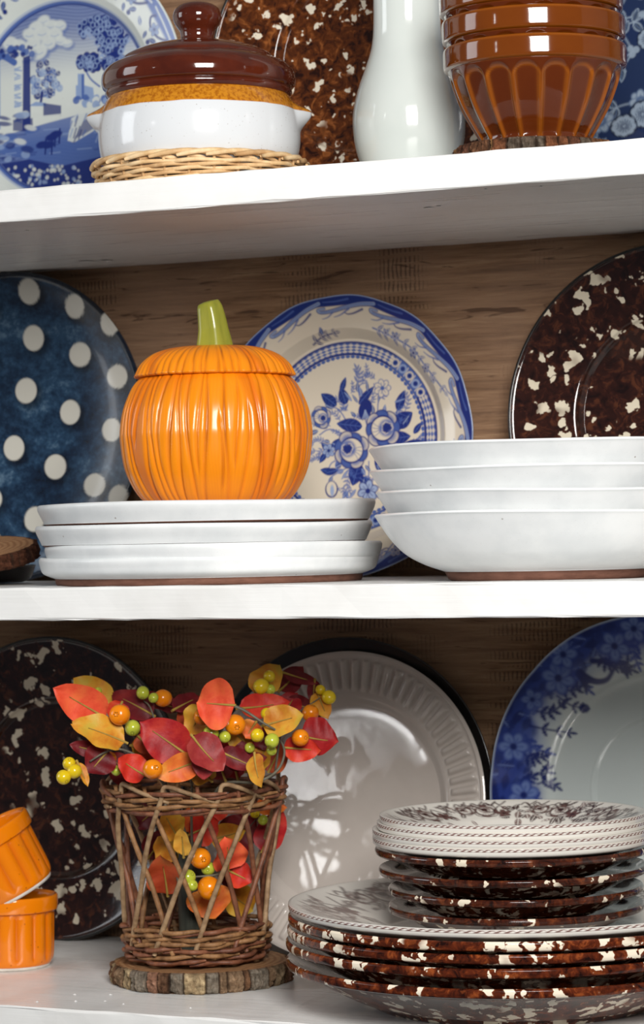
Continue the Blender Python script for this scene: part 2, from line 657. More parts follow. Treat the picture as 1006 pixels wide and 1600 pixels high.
for (x, y, l, w, s_) in ((-0.322, 0.262, 0.006, 0.006, 1), (-0.306, 0.268, 0.005, 0.008, 2), (-0.25, 0.05, 0.0012, 0.002, 3), (0.045, 0.085, 0.004, 0.003, 4),
                         (0.15, 0.02, 0.0016, 0.0014, 5), (0.115, 0.012, 0.001, 0.001, 6), (0.055, 0.08, 0.002, 0.002, 7)):
    flake(b_top, x, y, ZT - TH - 0.0005, l, w, s_)
for (x, y, l, w, s_) in ((-0.21, 0.03, 0.0012, 0.001, 11), (-0.19, 0.036, 0.0016, 0.001, 12), (-0.225, 0.055, 0.001, 0.001, 13), (-0.2, 0.062, 0.0018, 0.001, 14), (-0.235, 0.02, 0.0012, 0.001, 15),
                         (-0.172, 0.03, 0.001, 0.001, 16), (-0.12, 0.03, 0.001, 0.0008, 17)):
    flake(b_bot, x, y, ZB + 0.0001, l, w, s_)


# ------------------------------------------------------------------ plate builder and print painter
class Print:
    """Flat transfer print evaluated at points (u, v) of a plate, in plate radii."""

    def __init__(s, u, v, base):
        s.u, s.v = u, v
        s.c = np.tile(lin(base)[None], (len(u), 1)).astype(np.float64)
        s.soft = 0.007
        s.shift = (0.0, 0.0)

    def near(s, x, y, R):
        return np.where((np.abs(s.u - x) < R) & (np.abs(s.v - y) < R))[0]

    def put(s, i, m, col):
        m = m[:, None]
        s.c[i] = s.c[i] * (1 - m) + lin(col)[None] * m

    def disc(s, x, y, r, col, a=1.0, soft=None):
        sf = soft or s.soft
        i = s.near(x, y, r + sf)
        d = np.hypot(s.u[i] - x, s.v[i] - y)
        s.put(i, a * sstep(r + sf, r - sf, d), col)

    def ring(s, x, y, r, w, col, a=1.0):
        i = s.near(x, y, r + w + s.soft)
        d = np.abs(np.hypot(s.u[i] - x, s.v[i] - y) - r)
        s.put(i, a * sstep(w / 2 + s.soft, w / 2 - s.soft, d), col)

    def ell(s, x, y, rx, ry, ang, col, a=1.0, soft=None):
        sf = soft or s.soft
        R = max(rx, ry)
        i = s.near(x, y, R + sf)
        du, dv = s.u[i] - x, s.v[i] - y
        p = (du * math.cos(ang) + dv * math.sin(ang)) / rx
        q = (-du * math.sin(ang) + dv * math.cos(ang)) / ry
        d = (np.hypot(p, q) - 1) * min(rx, ry)
        s.put(i, a * sstep(sf, -sf, d), col)

    def leaf(s, x, y, ang, L, W, col, a=1.0, vein=None, jag=0):
        i = s.near(x + L / 2 * math.cos(ang), y + L / 2 * math.sin(ang), L / 2 + W + 0.01)
        du, dv = s.u[i] - x, s.v[i] - y
        p = (du * math.cos(ang) + dv * math.sin(ang)) / L
        q = -du * math.sin(ang) + dv * math.cos(ang)
        pc = np.clip(p, 0, 1)
        half = W / 2 * np.sin(np.pi * pc ** 0.8) ** 0.8
        if jag:
            half = half * (1 - 0.35 * ((pc * jag) % 1.0))
        m = sstep(s.soft, -s.soft, np.abs(q) - half) * (p > 0) * (p < 1)
        s.put(i, a * m, col)
        if vein is not None:
            k = np.abs(q) + 0 * p
            vv = sstep(s.soft * 1.2, 0, k) * m
            side = sstep(0.45, 0.1, np.abs(((pc * 5 + np.abs(q) / W * 2.2) % 1.0) - 0.5) * 2) * 0.5 * m
            s.put(i, np.maximum(vv, side) * 0.75, vein)

    def stroke(s, pts, w, col, a=1.0, w1=None):
        pts = np.asarray(pts, float)
        if w1 is None:
            w1 = w
        c = (pts.max(0) + pts.min(0)) / 2
        R = (pts.max(0) - pts.min(0)).max() / 2 + max(w, w1) + 0.02
        i = s.near(c[0], c[1], R)
        P = np.stack([s.u[i], s.v[i]], -1)
        best = np.full(len(i), 9.0)
        n = len(pts) - 1
        for k in range(n):
            A, B = pts[k], pts[k + 1]
            ab = B - A
            t = np.clip(((P - A) @ ab) / (ab @ ab + 1e-12), 0, 1)
            d = np.linalg.norm(P - A - t[:, None] * ab, axis=1)
            ww = w + (w1 - w) * (k + t) / n
            best = np.minimum(best, d - ww / 2)
        s.put(i, a * sstep(s.soft, -s.soft, best), col)

    def curve(s, pts, w, col, a=1.0, w1=None, n=6):
        s.stroke(curve_pts(pts, n), w, col, a, w1)

    def poly(s, pts, col, a=1.0, soft=None):
        sf = soft or s.soft
        pts = np.asarray(pts, float)
        c = (pts.max(0) + pts.min(0)) / 2
        R = (pts.max(0) - pts.min(0)).max() / 2 + sf
        i = s.near(c[0], c[1], R)
        x, y = s.u[i], s.v[i]
        inside = np.zeros(len(i), bool)
        best = np.full(len(i), 9.0)
        P = np.stack([x, y], -1)
        for k in range(len(pts)):
            A, B = pts[k], pts[(k + 1) % len(pts)]
            cond = ((A[1] > y) != (B[1] > y)) & (x < (B[0] - A[0]) * (y - A[1]) / (B[1] - A[1] + 1e-12) + A[0])
            inside ^= cond
            ab = B - A
            t = np.clip(((P - A) @ ab) / (ab @ ab + 1e-12), 0, 1)
            best = np.minimum(best, np.linalg.norm(P - A - t[:, None] * ab, axis=1))
        d = np.where(inside, -best, best)
        s.put(i, a * sstep(sf, -sf, d), col)

    def flower(s, x, y, r, n, col, core, rot=0.0, line=None, a=1.0):
        for k in range(n):
            t = rot + 2 * math.pi * k / n
            if line is not None:
                s.ell(x + r * 0.58 * math.cos(t), y + r * 0.58 * math.sin(t), r * 0.47, r * 0.36, t, line, a)
            s.ell(x + r * 0.56 * math.cos(t), y + r * 0.56 * math.sin(t), r * 0.40, r * 0.29, t, col, a)
            if line is not None:
                s.stroke([(x + r * .2 * math.cos(t), y + r * .2 * math.sin(t)), (x + r * .6 * math.cos(t), y + r * .6 * math.sin(t))], 0.006, line, 0.6 * a)
        s.disc(x, y, r * 0.22, core, a)

    def rose(s, x, y, r, d, m, p, rot=0.0):
        """Full-blown rose: ruffled outer petals, pale cup, dark folded heart."""
        for k in range(8):
            t = rot + 2 * math.pi * k / 8
            q = r * (.74 + .08 * math.sin(3 * k))
            s.ell(x + q * math.cos(t), y + q * math.sin(t), r * .34, r * .44, t, d, .95)
            s.ell(x + q * math.cos(t), y + q * math.sin(t), r * .27, r * .37, t, p if k % 2 else m, .8)
            s.ell(x + q * .82 * math.cos(t), y + q * .82 * math.sin(t), r * .25, r * .34, t, m, .75, r * .14)
        s.disc(x, y, r * .74, d)
        s.ell(x, y, r * .66, r * .64, 0, p)
        hx, hy = x + r * .26 * math.cos(rot), y + r * .26 * math.sin(rot)
        s.ell(hx, hy, r * .50, r * .48, rot, m, .85, r * .12)
        for k in range(6):
            t = rot + .5 + k * 1.9
            s.ell(hx + r * .16 * math.cos(t), hy + r * .16 * math.sin(t), r * .17, r * .12, t + 1.2, d, .9)
            s.curve([(hx + r * .30 * math.cos(t - .5), hy + r * .30 * math.sin(t - .5)), (hx + r * .36 * math.cos(t), hy + r * .36 * math.sin(t)), (hx + r * .28 * math.cos(t + .5), hy + r * .28 * math.sin(t + .5))], r * .05, p, .7)
        s.disc(hx, hy, r * .14, d)
        for k in range(4):
            t = rot + math.pi + (k - 1.5) * .4
            s.curve([(x + r * .15 * math.cos(t), y + r * .15 * math.sin(t)), (x + r * .4 * math.cos(t + .08), y + r * .4 * math.sin(t + .08)), (x + r * .62 * math.cos(t), y + r * .62 * math.sin(t))], .006, m, .6)

    def sprig(s, pts, col, n=6, L=0.06, W=0.03, w=0.010, vein=None, jag=0, a=1.0):
        c = curve_pts(pts, 8)
        s.stroke(c, w, col, a)
        for k in range(n):
            f = int((k + 1) / (n + 0.5) * (len(c) - 1))
            d = c[min(f + 1, len(c) - 1)] - c[max(f - 1, 0)]
            t = math.atan2(d[1], d[0])
            for sg in (-1, 1):
                s.leaf(c[f][0], c[f][1], t + sg * 0.9, L * (1 - .35 * k / n), W * (1 - .3 * k / n), col, a, vein, jag)
        d = c[-1] - c[-2]
        s.leaf(c[-1][0], c[-1][1], math.atan2(d[1], d[0]), L * .8, W * .8, col, a, vein, jag)


def plate_grid(name, r, front, back, nr, nt, paint=None, base=(225, 222, 215), edge=None, lip=()):
    """front/back: (rho, z in metres) lists; lip: extra rows (rho, z) rolled over the rim."""
    fr = np.array(front, float)
    rho = np.concatenate([[0.002], np.linspace(0, 1, nr)[1:]])
    sm = smooth_prof([tuple(p) for p in fr], 10)
    z = np.interp(rho, sm[:, 0], sm[:, 1])
    rows = list(zip(rho, z)) + list(lip) + list(back)
    rows = np.array(rows)
    th = np.linspace(0, 2 * np.pi, nt, endpoint=False)
    R = rows[:, :1] * r * np.ones((1, nt))
    if edge is not None:
        R = R * (1 + edge(th)[None] * sstep(0.75, 1.0, rows[:, :1]))
    Z = rows[:, 1:2] * np.ones((1, nt))
    V = np.stack([R * np.cos(th), R * np.sin(th), Z], -1).reshape(-1, 3)
    me = new_mesh(name, V, grid_quads(len(rows), nt))
    nf = nr + len(lip)
    col = np.tile(lin(base)[None], (len(V), 1))
    if paint is not None:
        u = (rows[:nf, :1] * np.cos(th)[None]).ravel()
        v = (rows[:nf, :1] * np.sin(th)[None]).ravel()
        pr = Print(u, v, base)
        pr.row = np.repeat(np.arange(nf), nt)
        pr.rho = np.repeat(rows[:nf, 0], nt)
        pr.th = np.tile(th, nf)
        paint(pr)
        col[:nf * nt] = pr.c
    set_col(me, col)
    return me


def front_prof(depth, well=0.62, wall=0.70, rise=0.45):
    return [(0, -depth), (well * .6, -depth), (well, -depth), (well, -depth), (wall, -depth * rise), (wall, -depth * rise), (0.86, -depth * rise * .5), (1.0, 0)]


def back_prof(depth, well=0.62, wall=0.70, rise=0.45, t=0.0035):
    return [(1.0, -0.0016), (0.985, -t * .8), (0.86, -depth * rise * .5 - t), (wall + .01, -depth * rise - t), (well + .02, -depth - t * .6), (well, -depth - t - .001), (well - .05, -depth - t - .001), (well - .07, -depth - t * .7), (0.02, -depth - t * .7)]


def lean_plate(name, me, mat, X, r, lean, zs, label, cat='plate', y=None, spin=0.0, group=None):
    yc = (0.295 - r * math.sin(lean)) if y is None else y
    o = obj(name, me, mat, None, (X, yc, zs + r * math.cos(lean)), (0, 0, 0))
    o.rotation_euler = (Matrix.Rotation(math.pi / 2 - lean, 3, 'X') @ Matrix.Rotation(spin, 3, 'Z')).to_euler()
    tag(o, label, cat, group)
    return o


# affine maps from the photograph's measurements to plate radii
def amap(cx, cy, m, sx=0.0):
    def f(x, y):
        dx, dy = x - sx - cx, y - cy
        return (m[0] * dx + m[1] * dy, m[2] * dx + m[3] * dy)
    return f


# ---- blue floral transferware plate
DB, MB, LB = (30, 48, 118), (72, 96, 160), (150, 166, 198)
CREAM = (214, 203, 184)


def paint_floral(p):
    p.soft = 0.006
    g = amap(529.8, 681.2, (0.004951, -1.3e-05, -0.000163, -0.004529), 14)
    gr = amap(529.8, 681.2, (0.004951, -1.3e-05, -0.000163, -0.004529), 3)
    rho, th = p.rho, p.th
    allp = np.arange(len(p.u))
    # edge band with scrolled inner border
    n = 14
    ph = (th * n / (2 * np.pi)) % 1.0
    inner = 0.942 - 0.016 * np.abs(np.sin(np.pi * ph))
    p.put(allp, sstep(inner - .006, inner + .006, rho), DB)
    for k in range(n):
        t0 = 2 * math.pi * k / n
        dt = 2 * math.pi / n
        pol = lambda rr, f: (rr * math.cos(t0 + dt * f), rr * math.sin(t0 + dt * f))
        sc = [pol(.962, -.12), pol(.940, .12), pol(.912, .40), pol(.893, .68), pol(.898, .88), pol(.918, .92), pol(.920, .80)]
        p.curve(sc, .040, DB, .95, .020)
        p.curve(sc, .024, LB, .95, .010)
        p.curve(sc[:5], .007, MB, .9, .005)
        p.curve([pol(.905, .08), pol(.872, .24), pol(.864, .36), pol(.876, .42)], .016, DB, .9, .006)
        p.curve([pol(.900, .34), pol(.862, .50), pol(.850, .64)], .015, MB, .9, .004)
        p.curve([pol(.882, .66), pol(.856, .76), pol(.850, .88)], .012, MB, .9, .004)
        p.curve([pol(.968, .35), pol(.958, .55), pol(.966, .8)], .014, MB, .9, .006)
    p.put(allp, sstep(.988, .995, rho) * 0.8, LB)
    # lattice band
    r0, r1 = .585, .675
    band = sstep(r0 - .004, r0 + .004, rho) * sstep(r1 + .004, r1 - .004, rho)
    q1 = np.sin((th * 42 + (rho - r0) / .022 * np.pi / 1.0))
    q2 = np.sin((th * 42 - (rho - r0) / .022 * np.pi / 1.0))
    chk = sstep(-.25, .25, q1 * q2)
    p.put(allp, band * .95, MB)
    p.put(allp, band * chk * .85, CREAM)
    for rr, w in ((r0 + .004, .018), (r1 - .002, .016)):
        p.ring(0, 0, rr, w, DB)
    sc = sstep(.004, -.004, np.abs(rho - (r0 - .014)) - .012 * np.abs(np.cos(th * 46)))
    p.put(allp, sc, MB)
    for c0 in (0.72, 0.72 + 2.1, 0.72 + 4.2):
        m = sstep(.27, .25, np.abs(np.angle(np.exp(1j * (th - c0))))) * band
        p.put(allp, m, MB)
        for k in range(5):
            t = c0 + (k - 2) * .115
            x, y = .63 * math.cos(t), .63 * math.sin(t)
            p.ring(x, y, .026, .012, LB if k % 2 else CREAM, .9)
            p.disc(x, y, .014, DB)
            p.stroke([(.60 * math.cos(t + .05), .60 * math.sin(t + .05)), (.66 * math.cos(t + .07), .66 * math.sin(t + .07))], .01, CREAM, .7)
    # rim sprays
    p.sprig([gr(480, 536), gr(497, 524), gr(518, 518)], DB, 4, .05, .024, .009, CREAM)
    p.leaf(*gr(499, 521), 1.7, .055, .03, DB, 1, LB)
    p.sprig([gr(580, 512), gr(605, 524), gr(640, 545), gr(662, 575), gr(690, 612)], MB, 9, .065, .024, .010, CREAM)
    for (x, y, r) in ((600, 520, .032), (614, 526, .036), (642, 552, .042), (660, 576, .035), (672, 594, .026)):
        p.flower(*gr(x, y), r, 5, MB, DB, x, CREAM)
    p.sprig([gr(430, 640), gr(415, 690), gr(425, 740)], MB, 6, .06, .024, .01, CREAM)
    p.sprig([gr(600, 860), gr(560, 868), gr(520, 862)], MB, 6, .06, .024, .01, CREAM)
    for (x, y, r) in ((615, 858, .04), (590, 866, .035)):
        p.flower(*gr(x, y), r, 5, MB, DB, x, CREAM)
    # centre bouquet
    for pts in ([(560, 700), (530, 640), (500, 636), (492, 640)], [(580, 690), (560, 610), (572, 596)], [(590, 680), (590, 630), (597, 612)], [(600, 690), (620, 640), (630, 612)],
                [(560, 720), (520, 720), (510, 740)], [(560, 720), (515, 745), (516, 760)], [(570, 700), (520, 670), (498, 678)], [(600, 690), (640, 690), (655, 680)], [(575, 720), (575, 760), (580, 775)]):
        p.curve([g(*q) for q in pts], .009, MB, .9)
    for (x, y, a, L, W) in ((558, 598, 1.3, .11, .05), (566, 596, 1.0, .12, .03), (585, 590, 2.4, .08, .03), (505, 690, 2.6, .08, .03), (500, 715, 3.0, .08, .03), (512, 660, 2.9, .1, .03), (530, 655, 2.2, .1, .03),
                            (545, 740, -1.9, .12, .04), (560, 760, -1.0, .1, .04), (590, 750, -.8, .12, .04), (640, 690, .2, .1, .03), (632, 640, 1.2, .12, .035), (540, 640, 2.0, .12, .04)):
        p.sprig([g(x, y), (g(x, y)[0] + L * .6 * math.cos(a), g(x, y)[1] + L * .6 * math.sin(a)), (g(x, y)[0] + L * math.cos(a + .3), g(x, y)[1] + L * math.sin(a + .3))], MB, 5, W * 1.1, W * .4, .007, None, 0, .8)
    for (x, y, a, L, W) in ((525, 632, 2.5, .15, .085), (540, 630, 1.9, .13, .08), (532, 610, 1.2, .11, .045), (560, 630, .8, .17, .06), (565, 665, 3.0, .2, .1), (615, 665, .6, .17, .12), (612, 684, .1, .14, .09),
                            (620, 640, 1.2, .15, .07), (645, 676, .9, .1, .045), (628, 694, .15, .17, .05), (560, 722, -1.9, .17, .12), (520, 738, 2.9, .11, .055), (508, 738, .2, .1, .05), (585, 715, -.8, .16, .09),
                            (515, 705, 2.4, .1, .05), (517, 700, .9, .09, .05), (508, 706, -2.2, .09, .045), (565, 770, .4, .12, .06), (560, 745, -.6, .14, .07)):
        p.leaf(*g(x, y), a, L, W, DB, 1, MB, 0)
    rnf = np.random.default_rng(77)
    for k in range(70):
        a, q = rnf.uniform(0, 6.283), rnf.uniform(.25, 1) ** .7
        x, y = 566 + 78 * q * math.cos(a), 690 + 84 * q * math.sin(a)
        aa = math.atan2(-(y - 690), x - 566) + rnf.uniform(-.8, .8)
        if k % 3 == 0:
            p.sprig([g(x, y), (g(x, y)[0] + .035 * math.cos(aa), g(x, y)[1] + .035 * math.sin(aa)), (g(x, y)[0] + .07 * math.cos(aa + .4), g(x, y)[1] + .07 * math.sin(aa + .4))], MB, 4, .03, .012, .006, None, 0, .8)
        else:
            p.leaf(*g(x, y), aa, rnf.uniform(.05, .09), rnf.uniform(.02, .04), MB if k % 2 else DB, .85, LB)
    p.rose(*g(500, 650), .075, DB, MB, CREAM, -.4)
    p.rose(*g(597, 668), .128, DB, MB, CREAM, .1)
    p.rose(*g(548, 702), .128, DB, MB, CREAM, 2.8)
    p.ell(*g(570, 638), .05, .075, -.35, DB)
    for k in range(5):
        x, y = g(566 + k * 2.5, 652)
        p.stroke([g(570, 640), (x, y)], .008, LB, .8)
    p.flower(*g(597, 605), .065, 7, CREAM, MB, 0, MB)
    p.flower(*g(573, 766), .08, 6, LB, DB, .3, DB)
    p.flower(*g(512, 703), .05, 6, LB, DB, .3, DB)
    p.ell(*g(516, 764), .05, .06, 0, DB)
    p.ell(*g(516, 763), .04, .052, 0, CREAM)
    p.ell(*g(517, 766), .015, .04, 0, LB)
    p.flower(*g(603, 735), .07, 6, LB, DB, .2, DB)


dep = 0.016
BACKC = (214, 203, 184)
me = plate_grid('floral_plate', 0.1095, front_prof(dep, .70, .77, .42), back_prof(dep, .70, .77, .42), 190, 820, paint_floral, CREAM,
                edge=lambda t: 0.004 * np.cos(13 * t))
lean_plate('transferware_plate', me, M['vcol'], -0.1165, 0.1095, 0.02, ZM, 'cream plate with blue rose bouquet and blue scroll rim behind pumpkin jar')


# ---- blue landscape plate
def paint_scene(p):
    p.soft = 0.006
    B1, B2, B3, W = (30, 46, 116), (74, 100, 164), (136, 158, 196), (206, 213, 210)
    g = amap(84.8, 148.6, (0.005103, 3.7e-05, -0.000433, -0.004482), 8)
    rn = np.random.default_rng(5)
    rho, th = p.rho, p.th
    al = np.arange(len(p.u))
    ins = rho < .655
    vv = p.v
    p.put(al, ins * sstep(.1, .6, vv) * .8, B2)
    p.put(al, ins * sstep(-.12, -.35, vv) * .9, B2)
    hat = .5 + .5 * np.sin(p.v * 260 + 6 * np.sin(p.u * 9))
    p.put(al, ins * (sstep(.15, .6, vv) + sstep(-.15, -.4, vv)) * hat * .35, B1)
    # clouds
    for (x, y, r) in ((62, 26, 9), (50, 36, 10), (74, 34, 10), (88, 34, 9), (40, 48, 10), (60, 46, 13), (80, 48, 11), (10, 62, 12), (25, 66, 11), (45, 64, 12), (70, 62, 11), (90, 58, 8), (100, 62, 7), (55, 76, 12), (35, 78, 11)):
        x0, y0 = g(x, y)
        p.ell(x0 + .012, y0 - .016, r * .0062, r * .0046, 0, B2, .7, .016)
        p.ell(x0, y0, r * .0058, r * .0042, rn.uniform(-.4, .4), W, .9, .012)
        p.curve([(x0 - .03, y0 - .006), (x0, y0 - .014), (x0 + .03, y0 - .004)], .008, B3, .6)
    # far castle and bank
    p.poly([g(113, 150), g(113, 128), g(116, 128), g(116, 110), g(126, 110), g(126, 128), g(140, 132), g(142, 150)], B3)
    p.poly([g(122, 150), g(122, 111), g(126, 111), g(126, 150)], B2)
    for k in range(26):
        p.disc(*g(100 + rn.uniform(0, 70), 154 + rn.uniform(-7, 5)), rn.uniform(.015, .03), (B2, B3, W)[k % 3], .9)
    # middle trees
    for k in range(60):
        a, q = rn.uniform(0, 6.28), rn.uniform(0, 1) ** .5
        x, y = g(66 + 26 * q * math.cos(a), 120 + 30 * q * math.sin(a))
        p.disc(x, y, rn.uniform(.014, .03), (B2, B1, B3)[k % 3], .85)
        p.ring(x + .008, y + .008, .014, .006, W, .45)
    p.curve([g(60, 140), g(58, 155), g(55, 165)], .02, B1)
    # little house and road
    p.poly([g(40, 172), g(40, 160), g(64, 156), g(64, 172)], W)
    p.poly([g(38, 161), g(50, 154), g(66, 156), g(66, 161)], B3)
    p.poly([g(62, 178), g(62, 156), g(90, 160), g(90, 176)], B1, .85)
    p.poly([g(-20, 200), g(60, 176), g(98, 172), g(60, 190), g(20, 206), g(-20, 216)], W, .9)
    # river and dark shore
    p.poly([g(60, 190), g(150, 165), g(165, 210), g(170, 262), g(60, 250), g(-60, 225)], B2, .85)
    for k in range(24):
        x, y = rn.uniform(-30, 150), rn.uniform(195, 245)
        p.stroke([g(x, y), g(x + rn.uniform(10, 34), y - 2)], .008, (B1, B3)[k % 2], .6)
    # rock bank with figures
    p.poly([g(100, 215), g(106, 180), g(125, 168), g(160, 158), g(165, 180), g(140, 200), g(110, 218)], W, .9)
    p.poly([g(112, 212), g(124, 185), g(150, 166), g(150, 190), g(126, 205)], B1, .7)
    for k in range(14):
        x, y = rn.uniform(104, 150), rn.uniform(172, 208)
        p.stroke([g(x, y), g(x - 4, y + rn.uniform(8, 16))], .012, (B2, B1, B3)[k % 3], .7)
    # ruined columns at the left
    for (x0, x1, c) in ((-30, -18, B2), (16, 29, W), (29, 42, B1), (-14, -6, B3)):
        p.poly([g(x0, 200), g(x0 + 1, 84), g(x1 - 1, 80), g(x1, 198)], c, .95)
    for k in range(22):
        y = rn.uniform(85, 190)
        p.stroke([g(17, y), g(22 + rn.uniform(0, 6), y + rn.uniform(-4, 4))], .012, B3, .8)
    p.poly([g(14, 200), g(14, 182), g(45, 180), g(46, 202)], B1, .8)
    p.curve([g(-20, 100), g(-5, 82), g(16, 92)], .045, B2)
    for k in range(26):
        p.disc(*g(rn.uniform(-10, 46), rn.uniform(68, 84)), rn.uniform(.012, .026), (B1, B2)[k % 2], .9)
    # near shore: rocks, cattle, shrubs
    for k in range(40):
        x, y = rn.uniform(-45, 46), rn.uniform(172, 250)
        p.ell(*g(x, y), rn.uniform(.03, .07), rn.uniform(.012, .028), rn.uniform(-.3, .3), (B1, W, B2, B3)[k % 4], .8)
    for (x, y) in ((75, 210), (82, 205), (60, 222), (70, 222)):
        p.ell(*g(x, y), .05, .025, .1, B1)
        p.stroke([g(x + 6, y - 8), g(x + 5, y + 14)], .014, B1)
    p.poly([g(-60, 262), g(40, 245), g(90, 255), g(170, 235), g(150, 300), g(60, 310), g(-40, 300)], B1, .95)
    for k in range(80):
        x, y = rn.uniform(0, 120), rn.uniform(255, 285)
        p.disc(*g(x, y), rn.uniform(.008, .016), W if k % 3 else B3, .75)
    # big tree at the right
    p.curve([g(172, 150), g(176, 120), g(165, 95), g(172, 60)], .03, B1, 1, .015)
    p.curve([g(150, 130), g(136, 118), g(126, 100)], .012, B2, 1)
    for (cx, cy, rx, ry, n) in ((150, 40, 34, 18, 70), (170, 62, 26, 20, 60), (140, 92, 26, 12, 46), (172, 88, 18, 18, 40)):
        for k in range(n):
            a, q = rn.uniform(0, 6.28), rn.uniform(0, 1) ** .6
            x, y = g(cx + rx * q * math.cos(a), cy + ry * q * math.sin(a))
            p.disc(x, y, rn.uniform(.014, .03), B1, .95)
        for k in range(n // 2):
            a, q = rn.uniform(0, 6.28), rn.uniform(0, 1) ** .6
            x, y = g(cx + rx * q * math.cos(a), cy + ry * q * math.sin(a))
            p.ring(x, y, .018, .007, B3, .8)
    # mask everything beyond the picture circle, then ring and rim
    out = sstep(.65, .66, rho)
    p.put(al, out, (204, 211, 208))
    p.ring(0, 0, .668, .03, B2)
    p.ring(0, 0, .66, .008, B1)
    p.ring(0, 0, .69, .006, B3)
    p.put(al, sstep(.90 + .015 * np.sin(th * 9), .93 + .015 * np.sin(th * 9), rho), B2)
    p.put(al, sstep(.985, .992, rho), (204, 211, 208))
    for k in range(18):
        t = 2 * math.pi * (k + .3) / 18
        c = lambda rr, dt: (rr * math.cos(t + dt), rr * math.sin(t + dt))
        p.curve([c(.92, -.12), c(.86, -.05), c(.84, .05), c(.88, .12), c(.92, .1)], .018, B1)
        p.flower(*c(.86, .02), .045, 5, B3, B1, t, B1)
        p.leaf(*c(.83, -.08), t + 2.2, .07, .035, B1, 1, B3)
        p.leaf(*c(.80, .06), t + 3.6, .06, .03, B1, 1, B3)
        p.leaf(*c(.78, .14), t + 1.2, .07, .03, B2, 1, W)
        p.disc(*c(.77, -.03), .018, B1)
        p.curve([c(.95, -.15), c(.945, 0), c(.955, .15)], .014, W, .8)


me = plate_grid('landscape_plate', 0.117, front_prof(0.014, .66, .74, .5), back_prof(0.014, .66, .74, .5), 180, 760, paint_scene, (204, 211, 208))
lean_plate('transferware_plate', me, M['vcol'], -0.363, 0.117, 0.05, ZT, 'blue and white plate printed with a ruins, river and trees landscape', spin=0)


# ---- flow blue plate
def paint_flow(p):
    p.soft = 0.010
    K1, K2, K3, W = (17, 32, 96), (40, 60, 136), (98, 118, 172), (188, 196, 194)
    g = amap(1025.6, 1235.8, (0.003732, -1.8e-05, 7.7e-05, -0.00357), 5)
    rn = np.random.default_rng(9)
    al = np.arange(len(p.u))
    rho, th = p.rho, p.th
    nz = sum(a * np.sin(k * th + f) for k, a, f in ((3, .02, 1.1), (7, .022, 2.3), (13, .02, .4), (23, .014, 4.0), (41, .008, 1.0)))
    b = .80 + nz
    p.put(al, sstep(b - .10, b + .06, rho) * .55, K3)
    p.put(al, sstep(b - .02, b + .05, rho), K2)
    cl = .5 + .5 * np.sin(th * 17 + 9 * rho * 6) * np.sin(th * 29 - rho * 44 + 2)
    p.put(al, sstep(b - .01, b + .05, rho) * sstep(.35, .8, cl) * .9, K1)
    p.put(al, sstep(.93, .99, rho) * .5, K1)
    for k in range(260):
        t, q = rn.uniform(0, 6.283), rn.uniform(.80, .98)
        if q < .84 and k % 2:
            continue
        x, y = q * math.cos(t), q * math.sin(t)
        p.leaf(x, y, t + rn.uniform(-2, 2) + math.pi * (k % 2), rn.uniform(.06, .13), rn.uniform(.03, .05), K1 if k % 3 else K2, .8, K3 if k % 4 == 0 else None, 4)
    # serrated fronds growing inwards
    for k in range(34):
        t = 2 * math.pi * k / 34 + rn.uniform(-.06, .06)
        q = .84 + rn.uniform(-.02, .02)
        L = rn.uniform(.07, .17)
        a = t + math.pi + rn.uniform(-.8, .8)
        x, y = q * math.cos(t), q * math.sin(t)
        p.disc(x + L * .3 * math.cos(a), y + L * .3 * math.sin(a), L * .5, K3, .35, L * .4)
        p.sprig([(x, y), (x + L * .5 * math.cos(a), y + L * .5 * math.sin(a)), (x + L * math.cos(a + .4), y + L * math.sin(a + .4))], K1 if k % 3 else K2, 4, .06, .03, .012, None, 3)
    # measured tendrils
    for pts in ([(868, 1085), (888, 1100), (905, 1104)], [(825, 1132), (850, 1138), (872, 1142), (884, 1144)], [(835, 1225), (850, 1222), (862, 1230)], [(830, 1210), (848, 1208), (850, 1200)], [(985, 1040), (975, 1032), (976, 1048)]):
        p.sprig([g(*q) for q in pts], K1, 3, .055, .026, .010, None, 3)
    p.disc(*g(908, 1105), .026, K1)
    p.disc(*g(976, 1046), .026, K1)
    p.curve([g(905, 1050), g(925, 1062), g(945, 1060), g(958, 1042)], .05, K1, 1, .02)
    p.curve([g(905, 1050), g(912, 1070), g(912, 1078)], .045, K1, 1, .015)
    p.curve([g(925, 1030), g(945, 1032), g(960, 1042)], .035, K1, 1, .015)
    for (x, y, r, n) in ((871, 1056, .095, 6), (881, 1019, .08, 5), (961, 1007, .085, 5), (799, 1165, .085, 6), (814, 1243, .085, 6), (993, 980, .08, 5), (830, 1090, .06, 5)):
        p.disc(*g(x, y), r * 1.1, K2, .7, .05)
        p.flower(*g(x, y), r, n, K3, K1, x, K2)
    for k in range(14):
        t = .3 + 2 * math.pi * k / 14
        if math.cos(t) < .2:
            continue
        p.flower(.9 * math.cos(t), .9 * math.sin(t), .08, 6, K3, K1, t, K2)
    p.put(al, sstep(.985, .993, rho) * .8, (170, 182, 200))


me = plate_grid('flow_blue_plate', 0.131, [(0, -.019), (.3, -.019), (.40, -.0185), (.40, -.0185), (.425, -.0165), (.45, -.0165), (.62, -.014), (.70, -.010), (.86, -.0045), (1, 0)],
                [(1.0, -.0018), (.985, -.0035), (.86, -.0085), (.7, -.014), (.62, -.019), (.45, -.0215), (.42, -.0225), (.38, -.0225), (.36, -.0215), (.02, -.0215)], 170, 760, paint_flow, (188, 196, 194),
                edge=lambda t: .006 * np.abs(np.sin(5 * t + .6)) - .004)
lean_plate('flow_blue_plate', me, M['vcol'], 0.134, 0.131, 0.05, ZB, 'pale plate with deep cobalt blue leafy border on bottom shelf')


